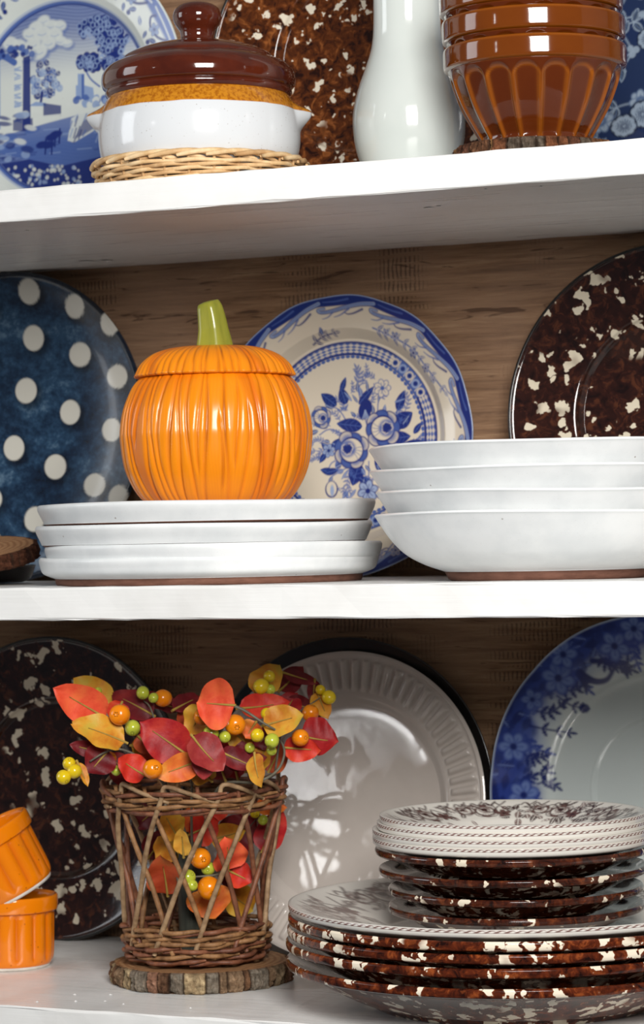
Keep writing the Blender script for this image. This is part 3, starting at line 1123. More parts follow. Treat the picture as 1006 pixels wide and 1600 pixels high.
# ---- navy calico plate (top right)
def paint_calico(p):
    N1, N2, P1, P2 = (18, 27, 50), (29, 42, 72), (128, 142, 158), (74, 92, 122)
    p.soft = .007
    g = amap(1045.1, 49.3, (0.004059, -2.1e-05, -0.000385, -0.00395), 4)
    rn = np.random.default_rng(21)
    al = np.arange(len(p.u))
    p.put(al, .5 + .5 * np.sin(p.u * 7 + 3 * np.sin(p.v * 6)), N2)
    pts = []
    tries = 0
    while len(pts) < 60 and tries < 4000:
        tries += 1
        a, q = rn.uniform(0, 6.283), rn.uniform(0, .96 ** 2) ** .5
        x, y = q * math.cos(a), q * math.sin(a)
        if all(math.hypot(x - c[0], y - c[1]) > .19 for c in pts):
            pts.append((x, y))
    for i, (x, y) in enumerate(pts):
        nb = sorted(pts, key=lambda c: math.hypot(c[0] - x, c[1] - y))[1:3]
        for (x2, y2) in nb:
            mx, my = (x + x2) / 2 + rn.uniform(-.05, .05), (y + y2) / 2 + rn.uniform(-.05, .05)
            p.curve([(x, y), (mx, my), (x2, y2)], .011, P1, .8)
            for sg in (-1, 1):
                t = math.atan2(y2 - y, x2 - x) + sg * 1.0
                p.leaf(mx, my, t, .095, .05, P1, .9)
                p.leaf(mx + .01 * math.cos(t), my + .01 * math.sin(t), t, .075, .03, N1, .9, P2)
    for i, (x, y) in enumerate(pts):
        if i % 5 < 2:
            p.flower(x, y, .075, 8, P1, N2, i, P2)
            p.disc(x, y, .035, P2)
            p.disc(x, y, .012, P1)
        else:
            for k in range(3):
                p.disc(x + .022 * math.cos(i + 2.1 * k), y + .022 * math.sin(i + 2.1 * k), .022, P1, .9)
    for (x, y, r) in ((974, 176, .078), (946, 196, .07), (982, 57, .062)):
        p.disc(*g(x, y), r * 1.15, N1)
        for k in range(9):
            t = k * 6.283 / 9
            p.disc(g(x, y)[0] + r * .7 * math.cos(t), g(x, y)[1] + r * .7 * math.sin(t), r * .33, P1)
        p.disc(*g(x, y), r * .7, P1)
        for k in range(16):
            t = k * 6.283 / 16
            p.stroke([g(x, y), (g(x, y)[0] + r * .6 * math.cos(t), g(x, y)[1] + r * .6 * math.sin(t))], .006, N2, .8)
        p.disc(*g(x, y), r * .12, P1)


me = plate_grid('calico_plate', 0.12, front_prof(0.014, .66, .74, .5), back_prof(0.014, .66, .74, .5), 110, 520, paint_calico, (26, 40, 74))
lean_plate('calico_plate', me, M['vcol'], 0.167, 0.12, 0.05, ZT, 'navy plate with pale vine and blossom print behind amber bowls')

# ---- polka dot plate
DOTS = [(42, 455), (113, 480), (169, 508), (43, 527), (116, 554), (176, 589), (29, 609), (98, 643), (165, 671), (10, 699), (75, 728), (139, 756), (180, 775), (45, 810),
        (-30, 480), (-35, 560), (-45, 640), (-60, 720), (-25, 780), (-100, 520), (-110, 600), (-120, 680), (-95, 760), (-160, 580), (-165, 660), (-20, 850), (110, 835)]


def paint_polka(p):
    p.soft = .008
    p.c[:] = 0
    g = amap(11.2, 666.4, (0.004779, -1.1e-05, -0.000164, -0.00413), 0)
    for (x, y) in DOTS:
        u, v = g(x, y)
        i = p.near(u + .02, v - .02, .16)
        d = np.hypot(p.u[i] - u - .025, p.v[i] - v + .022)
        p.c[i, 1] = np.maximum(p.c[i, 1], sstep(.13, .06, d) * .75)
    for k, (x, y) in enumerate(DOTS):
        u, v = g(x, y)
        i = p.near(u, v, .11)
        du, dv = p.u[i] - u, p.v[i] - v
        d = np.hypot(du * (1 + .06 * math.sin(k)), dv * (1 - .05 * math.cos(k * 2)))
        p.c[i, 0] = np.maximum(p.c[i, 0], sstep(.083, .073, d))
    p.c[:, 1] = np.maximum(p.c[:, 1], sstep(.955, .975, p.rho) * .8)


me = plate_grid('polka_plate', 0.127, [(0, -.012), (.4, -.0115), (.75, -.007), (.95, -.001), (.975, .0004), (1, 0)],
                [(1.0, -.002), (.98, -.004), (.75, -.011), (.45, -.0155), (.4, -.0155), (.38, -.0145), (.02, -.0145)], 120, 420, paint_polka, (0, 0, 0))
lean_plate('polka_dot_plate', me, M['polka'], -0.414, 0.127, 0.03, ZM, 'mottled navy plate with large white polka dots')


# ---- speckled plates leaning at the back
def plain_plate(name, r, depth, well, wall, rise, nt=128, t=.0035, extra=None):
    pr = smooth_prof([(a * r, b) for a, b in (extra or front_prof(depth, well, wall, rise))], 8)
    bk = [(a * r, b) for a, b in back_prof(depth, well, wall, rise, t)]
    lipr = [(r * 1.0005, -.0006)]
    return lathe(name, list(pr) + lipr + bk, nt)


SPF = lambda d: [(0, -d), (.35, -d), (.56, -d), (.56, -d), (.585, -d * .82), (.60, -d * .62), (.63, -d * .55), (.63, -d * .55), (.8, -d * .33), (.965, -d * .04), (.985, .0006), (1, 0)]


def dark_rim(parent, r):
    a = np.linspace(0, 2 * np.pi, 160, endpoint=False)
    me = tube('rim_edge', np.stack([r * 1.001 * np.cos(a), r * 1.001 * np.sin(a), np.full(160, -.0008)], -1), .0016, 8, True)
    return obj('rim_edge', me, M['black'], parent)


def spat_plate(X, r, lean, zs, mat, label, spin):
    o = lean_plate('spatterware_plate', plain_plate('spatterware_plate', r, .015, .56, .63, .55, 160, .0035, SPF(.015)), mat, X, r, lean, zs, label, spin=spin)
    dark_rim(o, r)
    return o


spat_plate(0.150, 0.122, 0.12, ZM, M['spat_dark'], 'brown plate with cream flecks leaning behind the white bowls', 0.4)
spat_plate(-0.380, 0.122, 0.04, ZB, M['spat_dark'], 'brown plate with cream flecks leaning behind orange ramekins and basket', 2.1)
spat_plate(-0.0935, 0.125, 0.06, ZT, M['spat_amber'], 'tortoiseshell brown plate with cream flecks between casserole and white vase', 1.0)

# ---- grey ribbed-rim plate and the black plate behind it
rg = 0.1187
NF = 72


def flute(R, Z, T):
    rho = R / rg
    ph = (T * NF / (2 * np.pi)) % 1.0
    arch = np.clip(1 - ((ph - .5) / .34) ** 2, 0, 1)
    m = sstep(.735, .765, rho) * sstep(.965, .935, rho)
    end = np.clip(1 - np.abs((rho - .85) / .105) ** 6, 0, 1)
    front = Z > -.0165
    return R, Z + np.where(front, .0034 * np.sqrt(arch) * end * m, 0)


pr = smooth_prof([(0, -.014), (.3 * rg, -.014), (.62 * rg, -.0135), (.66 * rg, -.0125), (.70 * rg, -.0085), (.72 * rg, -.0072), (.74 * rg, -.0066), (.84 * rg, -.0044), (.94 * rg, -.0016), (.965 * rg, -.0008), (.98 * rg, .0006), (rg, 0)], 12)
bk = [(rg * 1.001, -.001), (.985 * rg, -.0035), (.8 * rg, -.0095), (.72 * rg, -.0125), (.66 * rg, -.017), (.62 * rg, -.019), (.57 * rg, -.019), (.55 * rg, -.018), (.02 * rg, -.018)]
lean_plate('ribbed_plate', lathe('ribbed_plate', list(pr) + bk, 768, flute), M['grey'], -0.1143, rg, 0.19, ZB, 'glossy pale grey plate with embossed ribbed rim', y=.2745)
lean_plate('black_plate', plain_plate('black_plate', .122, .012, .66, .74, .5), M['black'], -0.1185, .122, .05, ZB, 'plain black plate peeking out behind pale grey ribbed plate', y=.2955)


# ------------------------------------------------------------------ wood slices
def wood_slice(label, loc, r, h, seed, ex=1.0, rot=(0, 0, 0), tones=None):
    rn = np.random.default_rng(seed)
    t = thing('wood_slice', label, 'wood slice', loc, rot)
    nt = 720
    th = np.linspace(0, 2 * np.pi, nt, endpoint=False)
    out = 1 + sum(rn.normal(0, .012 / k) * np.cos(k * th + rn.uniform(0, 6.28)) for k in range(1, 8))
    # bark plates parted by upright cracks
    nb = 40
    edges = (np.arange(nb) + rn.uniform(-.38, .38, nb)) * 2 * np.pi / nb % (2 * np.pi)
    edges = np.sort(edges)
    idx = np.searchsorted(edges, th) % nb
    d = np.min(np.abs(np.angle(np.exp(1j * (th[:, None] - edges[None])))), 1) * r
    bump = rn.normal(0, .0006, nb)[idx] - .0018 * np.exp(-(d / .0008) ** 2)
    nz = 18
    tz = np.linspace(0, 1, nz)
    zz = tz * h
    bul = np.interp(tz, [0, .05, .15, .35, .75, .93, 1], [-.0020, -.0007, .0003, .0006, .0002, -.0004, -.0022])

    def soft_noise(a, b):
        q = rn.normal(0, 1, (nz, nt))
        ka, kb = np.ones(2 * a + 1), np.ones(2 * b + 1)
        q = np.apply_along_axis(lambda v: np.convolve(np.concatenate([v[-b:], v, v[:b]]), kb, 'valid'), 1, q)
        q = np.apply_along_axis(lambda v: np.convolve(np.pad(v, a, 'edge'), ka, 'valid'), 0, q)
        return q / q.std()
    n1, n2 = soft_noise(2, 5), soft_noise(1, 1)
    R = (r * out)[None] + bump[None] + bul[:, None] + .00065 * n1 + .0003 * n2
    R[-1] = (r * out) + np.minimum(bump, 0) - .0022
    Z = zz[:, None] + np.zeros((1, nt))
    V = np.stack([R * np.cos(th) * ex, R * np.sin(th), Z], -1).reshape(-1, 3)
    me = new_mesh('bark', V, grid_quads(nz, nt, True))
    pal = np.array([lin(c) for c in (tones or ((148, 122, 96), (172, 150, 120), (124, 92, 68), (138, 128, 114), (158, 118, 96), (112, 82, 62), (186, 164, 128)))])
    bc = pal[rn.integers(0, len(pal), nb)][idx]
    crack = np.exp(-(d / .0007) ** 2)[:, None]
    bc = bc * (1 - crack) + lin((60, 44, 34)) * crack
    bc = bc[None] * (1 + .22 * n1[..., None] + .10 * n2[..., None]).clip(.35, 1.7)
    rim_ = np.interp(tz, [0, .9, 1], [1, 1, .6])[:, None, None]          # thin brown inner bark at the cut
    bc = bc * rim_ + lin((96, 62, 42)) * (1 - rim_)
    set_col(me, bc.reshape(-1, 3))
    obj('bark', me, M['bark'], t)
    ri = (r * out) - .0022 + np.minimum(bump, 0) * .5
    Vf, rows = [], (1.0, .8, .5, .2)
    for zf in (h - .0002, 0.0004):
        for q in rows:
            Vf.append(np.stack([ri * q * np.cos(th) * ex, ri * q * np.sin(th), np.full(nt, zf)], -1))
    Vf = np.concatenate(Vf)
    q1 = grid_quads(4, nt, True)
    q2 = grid_quads(4, nt) + 4 * nt
    faces = [tuple(int(x) for x in f) for f in np.concatenate([q1, q2])]
    faces += [tuple(range(3 * nt, 4 * nt)), tuple(range(8 * nt - 1, 7 * nt - 1, -1))]
    obj('sawn_face', new_mesh('sawn_face', Vf, faces=faces, smooth=False), M['face'], t)
    return t


BX, BY = -0.1712, 0.141
ws = wood_slice('bark edged wood slice standing under the wicker basket', (BX + .003, BY, ZB), .0655, .0150, 4, 1.0)
wood_slice('bark edged wood slice standing under the amber bowls', (0.1241, 0.085, ZT), .0545, .0125, 8, 1.0, tones=((128, 82, 56), (110, 76, 54), (140, 98, 62), (96, 62, 46), (150, 112, 74), (104, 92, 80)))
# the slice at the left rests tilted on a low dark dish
dish = tag(obj('dark_dish', lathe('dark_dish', smooth_prof([(0, .001), (.040, .001), (.040, .001), (.046, .004), (.050, .014), (.050, .014), (.047, .014), (.043, .005), (.03, .004), (0, .004)], 4), 64), M['black'], None, (-0.385, 0.185, ZM)),
           'low black dish holding up the tilted wood slice', 'dish')
wood_slice('tilted brown wood slice beside the white plate stack', (-0.354, 0.115, ZM + .0150), .062, .012, 15, 1.0, (math.radians(10), 0, 0), tones=((74, 44, 32), (88, 54, 38), (62, 38, 30)))


# ------------------------------------------------------------------ white stoneware plates and bowls
def wavy(seed, amp_r, amp_z, zr):
    rn = np.random.default_rng(seed)
    ph = rn.uniform(0, 6.28, 6)

    def fn(R, Z, T):
        w = sum(np.sin(k * T + ph[k]) / (k + .5) for k in (1, 2, 3, 5))
        w2 = sum(np.sin(k * T + ph[5 - k]) / (k + .5) for k in (1, 2, 3, 4))
        m = sstep(zr * .3, zr, Z)
        return R * (1 + amp_r * w * m), Z + amp_z * w2 * m
    return fn


def white_plate(loc, label, R, foot, h, seed, rotz, fh=.0050):
    t = thing('stoneware_plate', label, 'plate', loc, (0, 0, rotz), 'white stoneware plates stacked under the pumpkin jar')
    obj('unglazed_foot', lathe('unglazed_foot', [(0, .0008), (foot - .006, .0008), (foot - .004, 0), (foot - .001, 0), (foot, .0012), (foot + .0006, fh), (foot + .0006, fh), (foot - .01, fh + .0006)], 96, None, True), M['terracotta'], t)
    pr = smooth_prof([(foot - .006, fh - .0005), (foot + .0006, fh), (foot + .0006, fh), (R - .0032, fh + .0035), (R - .0008, fh + .0085), (R, h - .0020), (R - .0016, h), (R - .0045, h - .0016), (R - .0065, fh + .0075), (R - .013, fh + .0040), (R - .03, fh + .003), (0.02, fh + .003), (0, fh + .003)], 6)
    obj('glazed_body', lathe('glazed_body', pr, 128, wavy(seed, .0022, .0006, h), True), M['stone'], t)
    return t


PX, PY = -0.1475, 0.1255
white_plate((PX, PY, ZM), 'lowest white stoneware plate of the stack, terracotta foot on the shelf', .1226, .1105, .0196, 31, .3)
white_plate((PX + .004, PY, ZM + .0083), 'second lowest white stoneware plate in the stack under the pumpkin', .1216, .1105, .0200, 32, 1.7)
white_plate((PX - .004, PY + .001, ZM + .0278), 'second white stoneware plate from the top under the pumpkin', .1218, .1165, .0150, 33, 4.1, .0012)
white_plate((PX - .001, PY, ZM + .0424), 'topmost white stoneware plate with the pumpkin jar standing on it', .1221, .1165, .0158, 34, 2.6, .0016)


def white_bowl(loc, label, seed, rotz, tilt):
    t = thing('stoneware_bowl', label, 'bowl', loc, (tilt[0], tilt[1], rotz), 'white stoneware bowls stacked on the middle shelf')
    obj('unglazed_foot', lathe('unglazed_foot', [(0, .001), (.060, .001), (.062, 0), (.066, 0), (.068, .0012), (.0705, .0062), (.0705, .0062), (.06, .0066)], 96, None, True), M['terracotta'], t)
    pr = smooth_prof([(.062, .0058), (.0705, .0062), (.0705, .0062), (.084, .0110), (.0965, .0180), (.1055, .0270), (.1120, .0365), (.1160, .0432), (.1172, .0450), (.1160, .0462), (.1130, .0448), (.1075, .037), (.099, .0265), (.085, .0165), (.065, .0115), (.03, .0100), (0, .0100)], 6)
    obj('glazed_body', lathe('glazed_body', pr, 144, wavy(seed, .0035, .0013, .045), True), M['stone'], t)
    return t


WX, WY = 0.113, 0.122
for k, (dz, dx, lab) in enumerate(((0, .0, 'lowest and fully visible white bowl of the stack, brown unglazed foot'), (.0150, .0005, 'second lowest white bowl in the stack of four'),
                                   (.0300, -.0032, 'second white bowl from the top in the stack of four'), (.0450, -.0034, 'topmost white bowl of the stack of four'))):
    white_bowl((WX + dx, WY, ZM + dz), lab, 41 + k, k * 1.3 + .4, (0, 0))


# ------------------------------------------------------------------ pumpkin jar
pj = thing('pumpkin_jar', 'orange ceramic pumpkin jar with ribbed lid and green stem', 'jar', (-0.1375, 0.120, ZM + .0516))
rnp = np.random.default_rng(3)
NRB = 58
ribs = (np.arange(NRB) + rnp.uniform(-.32, .32, NRB)) * 2 * np.pi / NRB
ribd = rnp.uniform(.25, 1.0, NRB)
ribw = rnp.uniform(.006, .016, NRB)
rib_a, rib_b = rnp.uniform(-1.3, .2, NRB), rnp.uniform(.2, 1.8, NRB)
O1, O2, O3 = lin((240, 142, 16)), lin((212, 102, 12)), lin((118, 54, 14))


def pumpkin_fn(scale, zlo, zhi, lid=False):
    def fn(R, Z, T):
        tz = np.clip((Z - zlo) / (zhi - zlo), 0, 1)
        best = np.full(R.shape, 9.0)
        stain = np.zeros_like(R)
        for k in range(NRB):
            wob = .030 * np.sin(tz * 4.5 + k * 1.7) * (.3 if lid else 1)
            d = np.angle(np.exp(1j * (T - ribs[k] - wob)))
            m = 1.0 if lid else sstep(rib_a[k] - .35, rib_a[k], tz * 2 - 1) * sstep(rib_b[k] + .35, rib_b[k], tz * 2 - 1)
            best = np.minimum(best, np.abs(d) + (1 - m) * .05 * (ribd[k] < .6))
            stain = np.maximum(stain, np.exp(-(d / ribw[k]) ** 2) * m * ribd[k] * (.6 + .4 * np.sin(k * 3 + tz * 8)))
        x = np.clip(best / (np.pi / NRB), 0, 1.3)
        pillow = 1 - np.clip(1 - x, 0, 1) ** 2
        lobes = .5 + .5 * np.cos(T * 11 + .6)
        R2 = R * (1 - scale * (.55 * (1 - pillow) + .25 * stain + .30 * (1 - lobes) ** 2))
        fine = .5 + .5 * np.sin(T * 170 + 4 * np.sin(tz * 6 + T * 7))
        big = .5 + .5 * np.sin(T * 6 + 2 * np.sin(T * 3 + tz * 2))
        f = np.clip(.12 * fine + .55 * sstep(.45, 1.0, big) + .30 * (1 - pillow) ** 2, 0, 1)[..., None]
        c = O1 * (1 - f) + O2 * f
        s_ = np.clip(stain * .85, 0, .9)[..., None]
        c = c * (1 - s_) + O3 * s_
        return R2, Z, c
    return fn


pr = smooth_prof([(0, .0), (.030, .0), (.045, .0015), (.045, .0015), (.0570, .012), (.0662, .030), (.0695, .050), (.0695, .060), (.0670, .074), (.0610, .088), (.0560, .0945), (.0535, .0962), (.0505, .0955), (.0535, .088), (.063, .066), (.066, .05), (.060, .03), (.046, .010), (0, .006)], 9)
obj('jar_body', lathe('jar_body', pr, 720, pumpkin_fn(.045, 0, .096), True), M['pumpkin'], pj)
pr = smooth_prof([(.048, .0955), (.050, .0960), (.0565, .0962), (.0585, .0972), (.0580, .0990), (.0535, .1065), (.044, .1135), (.030, .1175), (.018, .1175), (.008, .1160), (0, .1155)], 8)
lidm = lathe('jar_lid', pr, 560, pumpkin_fn(.05, .095, .12, True), True)
lid = obj('jar_lid', lidm, M['pumpkin'], pj)


def stem_mesh():
    P = curve_pts([(0, 0, .1125), (.0, 0, .121), (-.0006, -.0003, .131), (-.0018, -.0008, .141), (-.0030, -.0015, .1480), (-.0036, -.002, .1510)], 8)
    rad = np.interp(np.linspace(0, 1, len(P)), [0, .12, .4, .75, .93, 1], [.0160, .0132, .0106, .0090, .0074, .0040])
    me = tube('stem', P, rad, 28)
    co = np.array([v.co[:] for v in me.vertices])
    n = len(P)
    for i in range(n):
        for j in range(28):
            a = 2 * math.pi * j / 28
            c = P[i]
            k = i * 28 + j
            s_ = 1 + .10 * math.cos(5 * a) * (1 - .5 * i / n)
            co[k] = c + (co[k] - c) * s_
    me.vertices.foreach_set('co', co.astype(np.float32).ravel())
    return me


obj('stem', stem_mesh(), M['stem'], lid)

# ------------------------------------------------------------------ lidded casserole on its wicker tray
CX, CY = -0.1330, 0.094
cz = ZT + .0125
cas = thing('casserole', 'white and amber casserole with a dark brown lid on wicker tray', 'casserole', (CX, CY, cz))


def lugs(R, Z, T):
    z = Z
    e = np.zeros_like(R)
    for a in (YAW, YAW + math.pi):
        d = np.angle(np.exp(1j * (T - a)))
        prof = np.where(z < .0440, sstep(.0290, .0440, z), sstep(.0520, .0440, z))
        e = np.maximum(e, np.clip(1 - np.abs(d) / .26, 0, 1) ** 1.1 * prof)
    outer = R > .045
    return R + np.where(outer, .0105 * e, 0), Z


bodyp = smooth_prof([(0, 0), (.058, 0), (.062, .001), (.066, .004), (.0700, .013), (.0718, .024), (.0716, .035), (.0700, .0435), (.0672, .0505), (.0640, .0560), (.0615, .0590), (.058, .0600), (.056, .058), (.06, .04), (.062, .02), (.055, .006), (0, .005)], 8)
# object z of the dip line is measured from the body's own base
obj('pot_body', lathe('pot_body', bodyp, 240, lugs, True), M['cass'], cas, (0, 0, 0))
lp = smooth_prof([(.054, .0545), (.058, .0540), (.0635, .0545), (.0660, .0570), (.0665, .0590), (.0655, .0605), (.0655, .0605), (.0682, .0630), (.0690, .0675), (.0680, .0725), (.0640, .0775), (.0560, .0815), (.0545, .0822), (.0545, .0822), (.0520, .0852), (.0430, .0895), (.0300, .0930), (.0180, .0950), (.0125, .0960), (0, .0962)], 7)
lido = obj('lid', lathe('lid', lp, 160, None, True), M['brown'], cas)
kp = smooth_prof([(.0150, .0945), (.0128, .0965), (.0118, .0990), (.0125, .1030), (.0152, .1070), (.0170, .1110), (.0172, .1150), (.0155, .1190), (.0120, .1218), (.0080, .1228), (0, .1226)], 6)
obj('knob', lathe('knob', kp, 72, None, True), M['brown'], lido)

tray = thing('wicker_tray', 'pale rattan wicker tray under the brown lidded casserole', 'tray', (CX - .001, CY + .002, ZT))


def ring_path(r, z, n, amp, ph, k, zamp=0.0):
    a = np.linspace(0, 2 * np.pi, n, endpoint=False)
    rr = r + amp * np.cos(k * a + ph)
    return np.stack([rr * np.cos(a), rr * np.sin(a), z + zamp * np.sin(k * a + ph)], -1)


NS = 26
for i in range(NS):
    a = 2 * math.pi * i / NS
    pth = [(q * math.cos(a), q * math.sin(a), z) for q, z in ((.0, .0022), (.035, .0022), (.061, .0024), (.0690, .0050), (.0720, .0120), (.0735, .0190))]
    obj('stake', tube('stake', curve_pts(pth, 4), .0012, 6), M['rattan2'], tray)
for i, (r, z) in enumerate(((.0665, .0018), (.0690, .0042), (.0706, .0068), (.0720, .0094), (.0732, .0120), (.0742, .0145))):
    obj('weaver', tube('weaver', ring_path(r, z, 312, .0017, math.pi * (i % 2), NS / 2, .0004), .0016, 6, True), M['rattan'] if i % 2 else M['rattan2'], tray)
for i in range(7):
    r = .012 + i * .0085
    obj('base_weaver', tube('base_weaver', ring_path(r, .0022, 160, .0, 0, 1), .0016, 6, True), M['rattan2'], tray)
# rolled rim: strands slanting round the edge
NRM = 24
for i in range(NRM):
    a0 = 2 * math.pi * i / NRM
    pth = []
    for t in np.linspace(0, 1, 14):
        a = a0 + t * .78
        w = t * math.pi
        rr = .0748 + .0024 * math.cos(w * 1.0 + .2)
        z = .0158 + .0042 * math.sin(w) + .0018 * (1 - t)
        pth.append((rr * math.cos(a), rr * math.sin(a), z))
    obj('rim_strand', tube('rim_strand', pth, np.interp(np.linspace(0, 1, 14), [0, .1, .9, 1], [.0012, .0019, .0019, .0010]), 6), M['rattan'] if i % 3 else M['rattan2'], tray)

# ------------------------------------------------------------------ milk white vase
vp = smooth_prof([(0, .0), (.028, .0), (.0300, .0015), (.0335, .012), (.0380, .028), (.0398, .043), (.0390, .056), (.0355, .070), (.0300, .085), (.0258, .098), (.0240, .112), (.0236, .130), (.0238, .165), (.0255, .195), (.0290, .215), (.0300, .219), (.0285, .219), (.0235, .195), (.0215, .165), (.021, .13), (.0215, .11), (.033, .07), (.037, .043), (.03, .01), (0, .006)], 6)
tag(obj('vase', lathe('vase', vp, 128, None, True), M['milk'], None, (0.0085, 0.142, ZT)), 'tall milky white vase with rounded belly behind amber bowls', 'vase')

# ------------------------------------------------------------------ amber fluted bowls
NFB = 18


def bowl_fn(R, Z, T):
    ph = (T * NFB / (2 * np.pi) + .3) % 1.0
    x = np.abs(ph - .5) * 2
    top = .0470 - .0075 * np.clip(x, 0, 1) ** 2.6
    inside = sstep(.0032, -.0012, Z - top) * sstep(.94, .74, x) * sstep(.001, .006, Z)
    outer = (R > .0) & (np.arange(R.shape[0])[:, None] < bowl_n)
    dep_ = .0026 * inside * (1 - .45 * (x / .9) ** 2)
    R2 = np.where(outer, R - dep_, R)
    edge = np.exp(-((x - .88) / .16) ** 2) * sstep(.002, -.001, Z - top - .001) + np.exp(-((Z - top) / .0011) ** 2) * sstep(.95, .85, x)
    band = sstep(.0505, .0515, Z)
    bl = np.exp(-((Z - .0515) / .0007) ** 2) + sstep(.0635, .065, Z)
    c0 = lin((80, 32, 7))
    ch = lin((138, 74, 15))
    dk = lin((110, 54, 10))
    c = c0 * np.ones(R.shape + (1,))
    b_ = (band * .8)[..., None]
    c = c * (1 - b_) + dk * b_
    e = np.clip(np.maximum(edge * .8 * (1 - band), bl * .8), 0, 1)[..., None]
    c = c * (1 - e) + ch * e
    return R2, Z, c


op = smooth_prof([(0, .001), (.030, .001), (.033, 0), (.0355, .0006), (.0375, .004), (.0435, .014), (.0500, .026), (.0550, .039), (.0578, .0490), (.0583, .0508), (.0583, .0508), (.0602, .0516), (.0612, .0528), (.0614, .0570), (.0614, .0635), (.0606, .0655), (.0590, .0662)], 9)
ip = smooth_prof([(.0590, .0662), (.0572, .0650), (.0560, .0600), (.0520, .0400), (.0430, .0200), (.0300, .0090), (.015, .0070), (0, .0070)], 8)
bowl_n = len(op)
abm = lathe('amber_bowl', list(op) + list(ip), 528, bowl_fn, True)
AX, AY, AZ = 0.1241, 0.085, ZT + .0125
for k, lab in enumerate(('lowest amber brown fluted bowl standing on the wood slice', 'middle amber brown fluted bowl of the stack of three', 'topmost amber brown fluted bowl cut by the frame')):
    o = obj('fluted_bowl', abm, M['amber'], None, (AX + (0, -.0006, -.002)[k], AY, AZ + k * .0188), (0, (0, 0, 0)[k], k * .13))
    tag(o, lab, 'bowl', 'amber fluted bowls stacked on the top shelf')

# ------------------------------------------------------------------ orange ramekins
NRK = 15


def ram_fn(R, Z, T):
    ph = np.cos(T * NRK + .5)
    m = sstep(.003, .010, Z) * sstep(.0425, .040, Z)
    outer = np.arange(R.shape[0])[:, None] < ram_n
    lobe = np.abs(np.cos(T * NRK / 2 + .25)) ** .6
    R2 = np.where(outer, R - .0020 * (1 - lobe) * m, R)
    c0, c1 = lin((238, 130, 8)), lin((220, 106, 6))
    f = np.clip((1 - lobe) * m + np.exp(-((Z - .0425) / .0008) ** 2), 0, 1)[..., None]
    c = c0 * (1 - f) + c1 * f
    return R2, Z, c


op = smooth_prof([(.0300, .0022), (.0312, .0030), (.0326, .0060), (.0334, .012), (.0338, .030), (.0340, .0415), (.0340, .0425), (.0340, .0425), (.0358, .0430), (.0366, .0440), (.0370, .0500), (.0366, .0536), (.0352, .0545)], 6)
ip = smooth_prof([(.0352, .0545), (.0335, .0535), (.0322, .0500), (.0312, .030), (.0300, .010), (.024, .0060), (0, .0060)], 6)
ram_n = len(op)
ram_me = lathe('glazed_cup', list(op) + list(ip), 256, ram_fn, True)
foot_me = lathe('bare_base', [(0, .0014), (.026, .0014), (.0272, 0), (.0296, 0), (.0306, .0022), (.0290, .0030)], 96, None, True)


def ramekin(label, loc, rot):
    t = thing('ramekin', label, 'ramekin', loc, rot, 'orange fluted ramekins')
    obj('glazed_cup', ram_me, M['ramekin'], t)
    obj('bare_base', foot_me, M['bisque'], t)
    return t


RX, RY = -0.3395, 0.158
ramekin('orange fluted ramekin standing upright on bottom shelf', (RX, RY, ZB), (0, 0, .2))
ramekin('tilted orange fluted ramekin perched in the upright one', (RX + .0085, RY - .004, ZB + .0560), (math.radians(4), math.radians(-27), .5))


# ------------------------------------------------------------------ stacked plates at the right
def stack_plate(name, R, h, t=.0035, nt=160, well=.60, wall=.66, deep=.35, lip=.0042):
    """Coupe-ish plate whose foot stands at z = 0 and rim top at z = h."""
    pr = smooth_prof([(0, .0045), (well * R * .6, .0045), (well * R, .0045), (wall * R, .0045 + h * deep * .5), (.82 * R, h * .57), (.93 * R, h * .84), (.975 * R, h * .965), (.99 * R, h), (R, h - .0012)], 7)
    bk = smooth_prof([(R, h - .0012), (R * 1.0005, h - lip), (R * .988, h - lip - .0023), (.93 * R, h * .84 - t), (.80 * R, h * .46 - t * .6), (.70 * R, h * .18), (wall * R, .0045), (wall * R, .0045), (.625 * R, .0004), (.61 * R, 0), (.59 * R, 0), (.575 * R, .0012), (.02, .0012)], 7)
    return lathe(name, list(pr) + list(bk)[1:], nt)


SX, SY = 0.0820, 0.1245
big = stack_plate('spatterware_plate', .1565, .034)
for z, lab, dx, sp in ((0.0, 'lowest large brown plate with cream flecks, standing on bottom shelf', .000, 0.0), (.0128, 'second lowest large brown flecked plate in the stack', .000, 1.1),
                       (.0218, 'third large brown flecked plate from the bottom of the stack', .0012, 2.3), (.0300, 'uppermost large brown flecked plate, under the brown printed dinner plate', .002, 3.6)):
    o = obj('spatterware_plate', big, M['spat_red'], None, (SX + dx, SY, ZB + z), (0, 0, sp))
    tag(o, lab, 'plate', 'large brown flecked plates in the stack')


